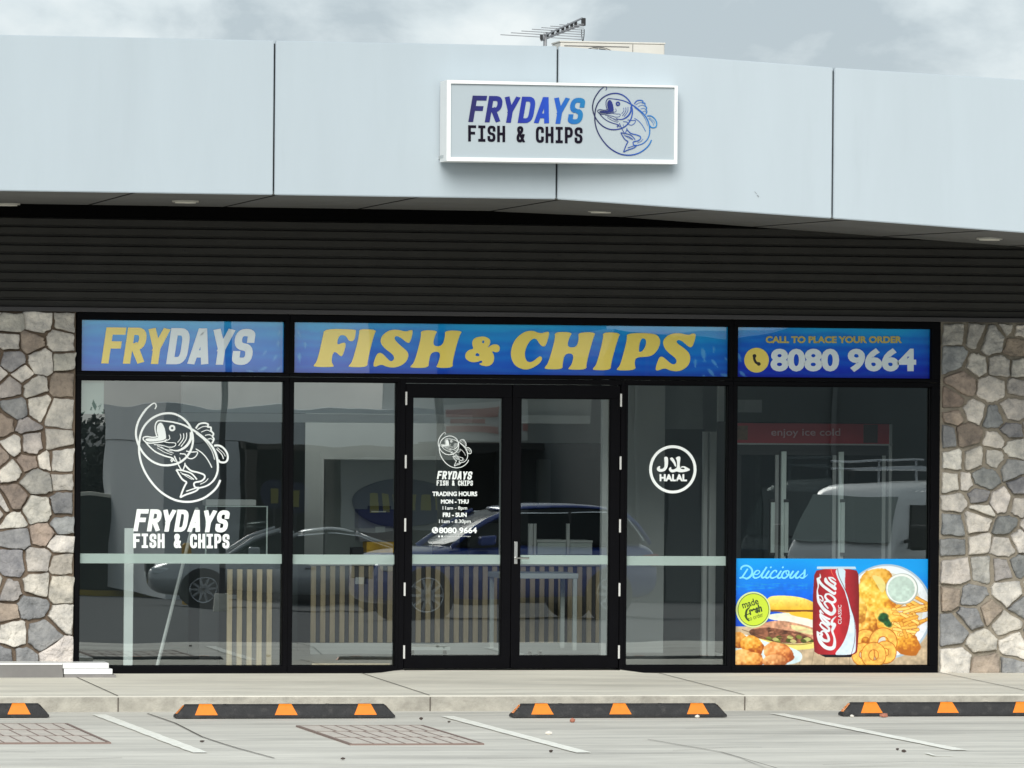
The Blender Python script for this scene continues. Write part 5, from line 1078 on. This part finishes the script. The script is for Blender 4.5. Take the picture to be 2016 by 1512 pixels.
for k in range(5):
    MB().box(x0+.04, x1-.04, Yf+.1, Yf+.6, FZ+.35+.3*k, FZ+.365+.3*k).build('shelf', MATS['trim_grey'], t)
o = bxp(1466, 1500, 787, 812, 1.9, .25, 'paper_stack', m_wallg, None); tag(o, 'pale box on top of the drinks fridge', 'box')
bxp(1424, 1850, 640, 1330, 2.9, .08, 'partition_wall', mat('partition_dark', (.20,.23,.22), .8), B)
#PART5
# ------------------------------------------------------------------ the car park and buildings opposite (seen mirrored in the glass)
m_cglass = mat('car_glass', (.012,.016,.018), .14, spec=.12); m_tyre = mat('tyre', (.018,.018,.018), .8); m_rim = mat('rim_silver', (.5,.52,.54), .25, metal=.9)
m_lamp = mat('headlamp', (.75,.8,.82), .1); m_tail = mat('tail_red', (.35,.01,.01), .2); m_trim = mat('car_trim', (.02,.02,.022), .5); m_chrome = mat('chrome', (.8,.82,.83), .15, metal=1)
def lofted(rings, name, m, t, sub=2, ang=None):
    o = local(MB().loft(rings).build(name, m, t, True), t)
    if sub: md = o.modifiers.new('s', 'SUBSURF'); md.levels = md.render_levels = sub
    return o
def wheel(t, x, y, r, side):
    w = local(MB().cyl((x, y-side*.20, r), (x, y, r), r, n=32).build('wheel', m_tyre, t), t)
    b = MB(); y2 = y+side*.004; b.cyl((x, y2-side*.01, r), (x, y2, r), r*.70, n=28); rim = local(b.build('rim_dish', m_trim, w), w)
    s = MB()
    for k in range(10):
        a = k*PI/5; c = Vector((x, y2+side*.012, r)); d = Vector((math.cos(a), 0, math.sin(a))); p = Vector((-math.sin(a), 0, math.cos(a)))
        s.hexa([c+d*.03-p*.03-Vector((0, side*.01, 0)), c+d*r*.68-p*.016-Vector((0, side*.01, 0)), c+d*r*.68+p*.016-Vector((0, side*.01, 0)), c+d*.03+p*.03-Vector((0, side*.01, 0)), c+d*.03-p*.03, c+d*r*.68-p*.016, c+d*r*.68+p*.016, c+d*.03+p*.03])
    ring = [Vector((x+r*.68*math.cos(i*PI/14), y2+side*.012, r+r*.68*math.sin(i*PI/14))) for i in range(29)]; s.tube(ring, .014, 6)
    local(s.build('rim', m_rim, w), w)
def car(name, label, cat_, paint, loc, rz, L_, prof, roof, Wd, wr, wx, group):
    "front towards -x; prof: (x, z_bottom, z_top, half-width); roof: (x, z_base, z_roof, half-width at base, at roof)"
    t = empty(name, loc, label, cat_, group, rz); R_ = []
    for x, zb, zt, w in prof:
        R_.append([(x, 0, zb), (x, w*.80, zb), (x, w*.97, zb+.10), (x, w, zb+(zt-zb)*.45), (x, w*.97, zb+(zt-zb)*.78), (x, w*.86, zt-.015), (x, w*.5, zt+.012), (x, 0, zt+.02)]+
                  [(x, -w*.5, zt+.012), (x, -w*.86, zt-.015), (x, -w*.97, zb+(zt-zb)*.78), (x, -w, zb+(zt-zb)*.45), (x, -w*.97, zb+.10), (x, -w*.80, zb)])
    lofted(R_, 'body', paint, t, 2)
    G = []; RR = []
    for x, zb, zr, wb, wt in roof:
        G.append([(x, 0, zb-.05), (x, wb, zb-.05), (x, wb*.99, zb+.05), (x, wt+(wb-wt)*.15, max(zb+.06, zr-.09)), (x, wt*.92, zr-.02), (x, wt*.5, zr), (x, 0, zr+.004), (x, -wt*.5, zr), (x, -wt*.92, zr-.02), (x, -wt-(wb-wt)*.15, max(zb+.06, zr-.09)), (x, -wb*.99, zb+.05), (x, -wb, zb-.05)])
    lofted(G, 'windows', m_cglass, t, 2)
    rs = [q for q in roof if q[2] > max(p[2] for p in roof)-.16]
    for x, zb, zr, wb, wt in rs: RR.append([(x, wt+.0, zr-.055), (x, wt*.93, zr+.012), (x, wt*.5, zr+.03), (x, 0, zr+.034), (x, -wt*.5, zr+.03), (x, -wt*.93, zr+.012), (x, -wt, zr-.055), (x, 0, zr-.03)])
    lofted(RR, 'roof', paint, t, 1)
    r0, r1 = roof[0], roof[-1]; f0, f1 = rs[0], rs[-1]
    for s_ in (1, -1):
        for nm, A, Bq in (('front_pillar', r0, f0), ('rear_pillar', r1, f1)):
            local(MB().tube([(A[0], s_*A[3]*.98, A[1]+.0), ((A[0]+Bq[0])/2, s_*((A[3]+Bq[4])/2+.015), (A[1]+Bq[2])/2+.03), (Bq[0], s_*Bq[4]*.99, Bq[2]-.02)], .035, 8).build(nm, paint, t, True), t)
        mx_ = (f0[0]+f1[0])/2-.05; local(MB().tube([(mx_, s_*r0[3]*1.0, r0[1]), (mx_, s_*f0[4]*1.02, f0[2]-.04)], .03, 8).build('door_pillar', m_trim, t), t)
        local(MB().tube([(f0[0], s_*(f0[4]+.012), f0[2]-.05)]+[(f0[0]+(f1[0]-f0[0])*k/4, s_*(f0[4]+.015), max(f0[2], f1[2])-.045) for k in (1, 2, 3)]+[(f1[0], s_*(f1[4]+.012), f1[2]-.05), (r1[0]-.1, s_*r1[3], r1[1]+.04)], .012, 6).build('window_chrome', m_chrome, t), t)
        local(MB().box(r0[0]+.42, r0[0]+.62, *sorted((s_*(r0[3]+.02), s_*(r0[3]+.22))), r0[1]+.02, r0[1]+.17, .03).build('mirror', paint, t), t)
        for hx_ in (mx_-.35, mx_+.62): local(MB().box(hx_, hx_+.2, *sorted((s_*(Wd*.985), s_*(Wd*1.01))), r0[1]-.14, r0[1]-.105, .006).build('door_handle', m_chrome, t), t)
        local(MB().box(prof[0][0]+.06, prof[0][0]+.42, *sorted((s_*Wd*.55, s_*Wd*.90)), prof[1][2]-.17, prof[1][2]-.04, .03).build('headlight', m_lamp, t), t)
        local(MB().box(prof[-1][0]-.30, prof[-1][0]-.03, *sorted((s_*Wd*.55, s_*Wd*.93)), prof[-2][2]-.24, prof[-2][2]-.08, .03).build('tail_light', m_tail, t), t)
        for x in wx:
            local(MB().cyl((x, s_*(Wd-.06), wr), (x, s_*(Wd+.004), wr), wr*1.17, n=30).build('wheel_arch', m_trim, t), t); wheel(t, x, s_*(Wd+.012), wr, s_)
        local(MB().box(wx[0]+wr*1.2, wx[1]-wr*1.2, *sorted((s_*(Wd-.05), s_*(Wd+.006))), prof[3][1]+.02, prof[3][1]+.10).build('side_sill', m_trim, t), t)
    local(MB().box(prof[0][0]-.02, prof[0][0]+.12, -Wd*.5, Wd*.5, prof[0][1]+.18, prof[0][1]+.42, .03).build('grille', m_trim, t), t)
    local(MB().box(prof[0][0]-.03, prof[0][0]-.018, -.19, .19, prof[0][1]+.10, prof[0][1]+.2).build('number_plate', m_white, t), t)
    return t
m_blue = mat('paint_deep_blue', (.010,.048,.30), .22, coat=1, spec=.6); m_silver = mat('paint_silver', (.42,.44,.45), .28, metal=.4, coat=1)
grp = 'vehicles parked opposite, mirrored in the glass'
p = WR(985, 1232, 36.5); g_ = ground_z(-36.5)
car('parked_suv', 'dark blue station-wagon style SUV parked nose left, mirrored in the glass doors', 'SUV', m_blue, (p.x, -36.5, g_), R(-8), 4.6,
    [(-2.3,.42,.72,.70),(-2.24,.26,.90,.83),(-1.95,.22,1.0,.90),(-1.3,.22,1.06,.92),(-.6,.22,1.08,.925),(.4,.22,1.10,.93),(1.4,.22,1.10,.93),(2.0,.25,1.06,.90),(2.22,.30,1.0,.84),(2.28,.45,.8,.75)],
    [(-1.0,1.06,1.09,.80,.72),(-.62,1.06,1.33,.82,.68),(-.15,1.06,1.58,.84,.66),(.5,1.08,1.66,.85,.66),(1.3,1.08,1.62,.84,.65),(1.8,1.08,1.52,.82,.62),(2.12,1.05,1.12,.76,.66)], .93, .36, (-1.42, 1.36), grp)
p = WR(560, 1200, 56); g_ = ground_z(-56)
car('parked_sedan', 'silver sedan parked behind the blue SUV, mirrored in the left windows', 'car', m_silver, (p.x, -56, g_), R(6), 4.8,
    [(-2.4,.40,.62,.68),(-2.33,.24,.76,.82),(-2.0,.20,.84,.88),(-1.3,.20,.92,.90),(-.5,.20,.96,.91),(.5,.20,.98,.91),(1.4,.20,1.0,.91),(2.0,.22,1.0,.88),(2.32,.3,.94,.82),(2.4,.45,.75,.74)],
    [(-1.05,.93,.96,.78,.68),(-.6,.93,1.18,.80,.64),(-.05,.94,1.38,.81,.60),(.5,.95,1.44,.81,.60),(1.05,.96,1.38,.80,.58),(1.6,.97,1.16,.76,.58),(2.0,.98,1.0,.68,.6)], .91, .34, (-1.42, 1.42), grp)
# white van with roof rack
p = WR(1800, 1100, 35); g_ = ground_z(-35); m_van = mat('paint_white', (.86,.87,.86), .3, coat=.6)
t = empty('parked_van', (p.x+.05, -35.0, g_), 'white van with roof racks mirrored in the right window', 'van', grp, R(-48))
pr = [(-2.46,.45,.85,.78),(-2.44,.30,1.08,.84),(-2.34,.28,1.20,.85),(-2.12,.26,1.56,.85),(-1.88,.26,1.88,.85),(-1.74,.26,1.96,.85),(-1.4,.26,1.98,.85),(.5,.26,1.99,.85),(2.1,.26,1.99,.85),(2.35,.28,1.95,.84),(2.42,.4,1.4,.82)]
R_ = []
for x, zb, zt, w in pr:
    wt = w*.86 if zt > 1.3 else w*.93
    R_.append([(x, 0, zb), (x, w*.9, zb), (x, w, zb+.12), (x, w, min(zt-.2, 1.05)), (x, w*.985, min(zt-.12, 1.25)), (x, wt, zt-.09), (x, wt*.9, zt), (x, 0, zt+.03), (x, -wt*.9, zt), (x, -wt, zt-.09), (x, -w*.985, min(zt-.12, 1.25)), (x, -w, min(zt-.2, 1.05)), (x, -w, zb+.12), (x, -w*.9, zb)])
lofted(R_, 'body', m_van, t, 1)
local(MB().hexa([(-2.44,-.74,1.18),(-2.2,-.74,1.18),(-2.2,.74,1.18),(-2.44,.74,1.18),(-2.02,-.66,1.82),(-1.8,-.66,1.82),(-1.8,.66,1.82),(-2.02,.66,1.82)]).build('windscreen', mat('windscreen', (.30,.34,.32), .15, spec=.4), t), t)  # pale grey base stands in for sky mirrored in the windscreen
for s_ in (1, -1):
    w0 = s_*.862
    for nm, a, b, z0, z1, a2 in (('side_window', -1.95, -.95, 1.10, 1.70, -1.70), ('side_window', -.62, .75, 1.10, 1.68, -.62), ('side_window', .95, 2.15, 1.10, 1.68, .95)):
        v = [(a, w0, z0), (b, w0, z0), (b, s_*.80, z1), (a2, s_*.80, z1)]; v2 = [(q[0], q[1]-s_*.04, q[2]) for q in v]
        local(MB().hexa(v2+v if s_ > 0 else v+v2).build(nm, m_cglass, t), t)
    mir = local(MB().box(-2.2, -2.05, *sorted((s_*.98, s_*1.24)), 1.08, 1.42, .05).build('mirror', m_trim, t), t); local(MB().tube([(-2.02, s_*.84, 1.2), (-2.1, s_*1.0, 1.22)], .025, 6).build('mirror_arm', m_trim, mir), mir)
    local(MB().box(-2.48, -2.3, *sorted((s_*.5, s_*.78)), .74, .94, .03).build('headlight', m_lamp, t), t); local(MB().box(2.34, 2.44, *sorted((s_*.72, s_*.83)), .8, 1.3, .02).build('tail_light', m_tail, t), t)
    for x in (-1.45, 1.35): local(MB().cyl((x, s_*.80, .34), (x, s_*.862, .34), .41, n=28).build('wheel_arch', m_trim, t), t); wheel(t, x, s_*.868, .33, s_)
    local(MB().box(-.7, .9, *sorted((s_*.855, s_*.866)), 1.0, 1.02).build('door_track', m_trim, t), t)
local(MB().box(-2.485, -2.38, -.5, .5, .5, .68, .02).build('grille', m_trim, t), t)
rk = MB()
for x in (-1.0, .2, 1.5): rk.tube([(x, -.80, 2.18), (x, .80, 2.18)], .022, 6); rk.tube([(x, -.74, 1.94), (x, -.74, 2.3)], .02, 6); rk.tube([(x, .74, 1.94), (x, .74, 2.3)], .02, 6)
for s_ in (-.78, .78): rk.tube([(-1.2, s_, 2.3), (1.8, s_, 2.3)], .02, 6); rk.tube([(-1.2, s_, 2.18), (1.8, s_, 2.18)], .02, 6)
local(rk.build('roof_rack', m_rim, t), t)

# pale shop row opposite
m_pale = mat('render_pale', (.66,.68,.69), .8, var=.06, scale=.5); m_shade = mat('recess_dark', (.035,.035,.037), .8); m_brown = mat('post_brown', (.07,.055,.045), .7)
DB = 74.0
def rbx(px0, px1, py0, py1, D, d, name, m, parent, b=0, gnd=False):
    a = WR(px0, (py0+py1)/2, D); c = WR(px1, (py0+py1)/2, D); u = WR((px0+px1)/2, py0, D); l = WR((px0+px1)/2, py1, D); z0 = ground_z(-D) if gnd else l.z
    return MB().box(a.x, c.x, -D-d, -D, z0, u.z, b).build(name, m, parent)
OB = empty('shop_row', (0, 0, 0), 'pale flat-roofed shop row opposite, mirrored above the cars', 'shop row')
rbx(330, 872, 800, 872, DB, 9, 'upper_wall', m_pale, OB); rbx(872, 1190, 612, 872, DB+.02, 9, 'gable_wall', mat('render_mid', (.30,.32,.32), .8, var=.08, scale=.5), OB); rbx(330, 480, 872, 1200, DB, 9, 'wall', m_pale, OB, gnd=True); rbx(1150, 1190, 872, 1200, DB, 9, 'wall', m_pale, OB, gnd=True)
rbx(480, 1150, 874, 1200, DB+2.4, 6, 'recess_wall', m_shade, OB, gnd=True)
rbx(860, 1150, 872, 886, DB-1.8, 4, 'awning', mat('awning_dark', (.03,.03,.03), .7), OB)
a = rbx(870, 1150, 790, 868, DB-.12, .1, 'sign_board', mat('board_white', (.62,.62,.60), .6), OB)
for (x0, x1, y0, y1) in ((885, 985, 800, 818), (885, 985, 838, 852), (1020, 1060, 836, 848), (1085, 1140, 834, 848), (895, 960, 822, 832)): rbx(x0, x1, y0, y1, DB-.15, .02, 'red_stripe', mat('sign_red', (.42,.07,.06), .6), a)
for x in (492, 602, 1150): rbx(x, x+22, 872, 1200, DB-1.5, .22, 'post', m_brown, OB, gnd=True)
rbx(488, 900, 872, 884, DB-1.5, .2, 'beam', m_brown, OB)
rbx(640, 905, 895, 1040, DB+1.9, .1, 'shop_window', mat('window_pale', (.85,.88,.87), .5), OB)
for x0, x1 in ((1060, 1084), (1088, 1128), (1132, 1138)): rbx(x0, x1, 902, 1025, DB+1.5, .1, 'blind', mat('blind_%d' % x0, ((.10,.10,.09) if x0 == 1060 else (.80,.85,.83)), .8), OB)
p = WR(785, 985, DB+1.7); rx = WR(905, 985, DB+1.7).x-p.x; rz_ = WR(785, 935, DB+1.7).z-p.z
t = empty('oval_sign', (p.x, -(DB+1.75), p.z), 'blue oval sign with a yellow band, mirrored behind the blue display box', 'sign')
b = MB(); ring = [[(rx*k*math.cos(a_)*1.0, y, rz_*k*math.sin(a_)) for a_ in [i*PI/20 for i in range(40)]] for k, y in ((1, -.06), (1, 0), (.96, .03))]; b.loft(ring); local(b.build('board', mat('oval_blue', (.02,.05,.22), .5), t), t)
b = MB()
for k in range(8):
    x = -rx*.72+k*rx*.19; b.box(x, x+rx*.12, .031, .045, -rz_*(.38-.02*k), rz_*(.30+.02*(k % 3)))
local(b.build('yellow_band', mat('oval_yellow', (.75,.68,.15), .6), t), t)
p = WR(553, 975, DB-1.7); t = empty('round_sign', (p.x, -(DB-1.7), p.z), 'round dark blue sign with a yellow shape, mirrored at the first mullion', 'sign')
local(MB().cyl((0, -.05, 0), (0, 0, 0), .32, n=30).build('disc', mat('round_navy', (.01,.012,.05), .5), t), t); local(MB().box(-.08, .08, 0, .02, -.2, .12, .005).build('yellow_shape', mat('dull_yellow', (.28,.25,.06), .6), t), t); local(MB().cyl((0, -.03, -.3), (0, -.03, ground_z(-DB+1.7)-p.z), .03).build('post', m_trim, t), t)
# dark shed on the right of the mirror image
SH = empty('large_shed', (0, 0, 0), 'big dark grey shed mirrored in the right-hand panes', 'shed'); m_shed = mat('shed_grey', (.12,.135,.137), .7, var=.15, scale=.4); Ds = 66
def rp(x, y, D=Ds): return WR(x, y, D)
gz_ = ground_z(-Ds); P_ = [rp(1188, 700), rp(1210, 648), rp(1300, 655), rp(1440, 668), rp(1560, 642), rp(1800, 640), rp(1950, 668), rp(2300, 700)]
v = []; 
for y in (-Ds, -Ds-12):
    v += [(q.x, y, gz_) for q in P_]+[(q.x, y, q.z) for q in P_]
k = len(P_); f = []
for i in range(k-1): f += [(i, i+1, k+i+1, k+i), (2*k+i+1, 2*k+i, 3*k+i, 3*k+i+1), (k+i, k+i+1, 3*k+i+1, 3*k+i)]
f += [(0, k, 3*k, 2*k), (k-1, 3*k-1, 4*k-1, 2*k-1)]
mesh_obj('shed_wall', v, f, m_shed, SH)
rbx(1330, 1400, 905, 1200, Ds-.03, .02, 'roller_door', mat('roller_grey', (.16,.175,.175), .6), SH, gnd=True)
rbx(1500, 1620, 960, 1200, Ds-.03, .02, 'roller_door', MATS['roller_grey'], SH, gnd=True)
for x0, x1 in ((1270, 1276), (1640, 1650)): rbx(x0, x1, 700, 1200, Ds-.08, .06, 'downpipe', MATS['roller_grey'], SH, gnd=True)
# light poles
def pole(px, D, w, top, lb):
    p = WR(px, 1000, D); g0 = ground_z(-D); t = empty('light_pole', (p.x, -D, g0), lb, 'light pole', 'light poles across the car park')
    local(MB().cyl((0, 0, 0), (0, 0, top), w, w*.7, 12).build('pole', mat('pole_dark', (.03,.03,.035), .5), t), t); local(MB().cyl((0, 0, 0), (0, 0, .25), w*2.2, w*2.0, 12).build('base', m_conc, t), t)
    local(MB().tube([(0, 0, top-.1), (.4, 0, top+.15), (1.2, 0, top+.2)], .04, 8).build('arm', MATS['pole_dark'], t), t); local(MB().box(1.0, 1.7, -.14, .14, top+.12, top+.22, .03).build('lamp_head', m_steel, t), t)
pole(446, 50, .065, 8, 'dark light pole mirrored right of the large fish logo'); pole(870, 52, .085, 8, 'dark light pole mirrored above the small fish logo')
# yellow bollard
p = WR(377, 1150, 60); t = empty('bollard', (p.x, -60, ground_z(-60)), 'yellow steel bollard mirrored low in the left window', 'bollard'); local(MB().cyl((0, 0, 0), (0, 0, 1.1), .09, n=16).build('post', mat('bollard_yellow', (.65,.36,.02), .5), t), t); local(MB().cyl((0, 0, 1.1), (0, 0, 1.14), .09, .05, 16).build('cap', MATS['bollard_yellow'], t), t)
# dark trees and low hedge beyond
m_leaf = mat('leaf_dark', (.02,.028,.016), .8, var=.5, scale=2); m_bark = mat('bark', (.06,.045,.035), .9, var=.3)
def tree(px, D, h, w, lb, seed):
    p = WR(px, 1000, D); g0 = ground_z(-D); t = empty('tree', (p.x, -D, g0), lb, 'tree', 'trees beyond the car park'); rg = random.Random(seed)
    b = MB(); b.tube([(0, 0, 0), (.05, .03, h*.25), (-.04, 0, h*.5), (0, 0, h*.8)], [.16, .13, .09, .03], 8)
    for k in range(6): a = k*1.1; b.tube([(0, 0, h*(.3+.07*k)), (math.cos(a)*w*.4, math.sin(a)*w*.4, h*(.5+.06*k))], [.05, .015], 6)
    local(b.build('trunk', m_bark, t), t); v = []; f = []
    cl = [(rg.gauss(0, w*.34), rg.gauss(0, w*.3), h*rg.uniform(.35, .92), rg.uniform(.18, .32)*w) for _ in range(16)]
    for cx, cy, cz, cr_ in cl:
        for _ in range(260):
            d = Vector((rg.gauss(0, 1), rg.gauss(0, 1), rg.gauss(0, 1))).normalized()*cr_*rg.uniform(.5, 1.05); c = Vector((cx, cy, cz))+d*Vector((1, 1, .8)).x
            u = Vector((rg.gauss(0, 1), rg.gauss(0, 1), rg.gauss(0, 1))).normalized(); w_ = u.orthogonal().normalized(); s_ = rg.uniform(.07, .15); k0 = len(v)
            v += [c+u*s_, c+w_*s_*.6, c-u*s_, c-w_*s_*.6]; f.append((k0, k0+1, k0+2, k0+3))
    local(mesh_obj('crown', v, f, m_leaf, t), t)
for i, (px, D, h, w, lb) in enumerate(((175, 92, 2.9, 3.2, 'low dark bushy tree mirrored at the far left pane edge'), (240, 90, 4.1, 3.4, 'taller dark round tree mirrored left of the FRYDAYS sticker'), (292, 94, 3.6, 3.4, 'dark round tree mirrored behind the FRYDAYS sticker'), (120, 95, 2.6, 3.0, 'dark spreading tree mirrored beyond the left frame'))):
    tree(px, D, h+ (0), w, lb, i)
# fence / retaining wall beyond the car park
p0, p1 = WR(-200, 1000, 82), WR(470, 1000, 82); fz = ground_z(-82); t = empty('retaining_wall', (0, 0, 0), 'long low dark block wall mirrored below the trees at left', 'wall')
MB().box(p0.x, p1.x, -82.3, -82, fz, fz+2.2).build('block_wall', mat('wall_dark', (.06,.065,.055), .9, var=.3, scale=2), t); MB().box(p0.x, p1.x, -82.33, -81.97, fz+2.2, fz+2.27).build('coping', m_conc, t)
MB().box(p0.x, p1.x, -81.6, -81.4, fz, fz+.14).build('yellow_kerb', mat('kerb_yellow', (.5,.36,.05), .7), t)
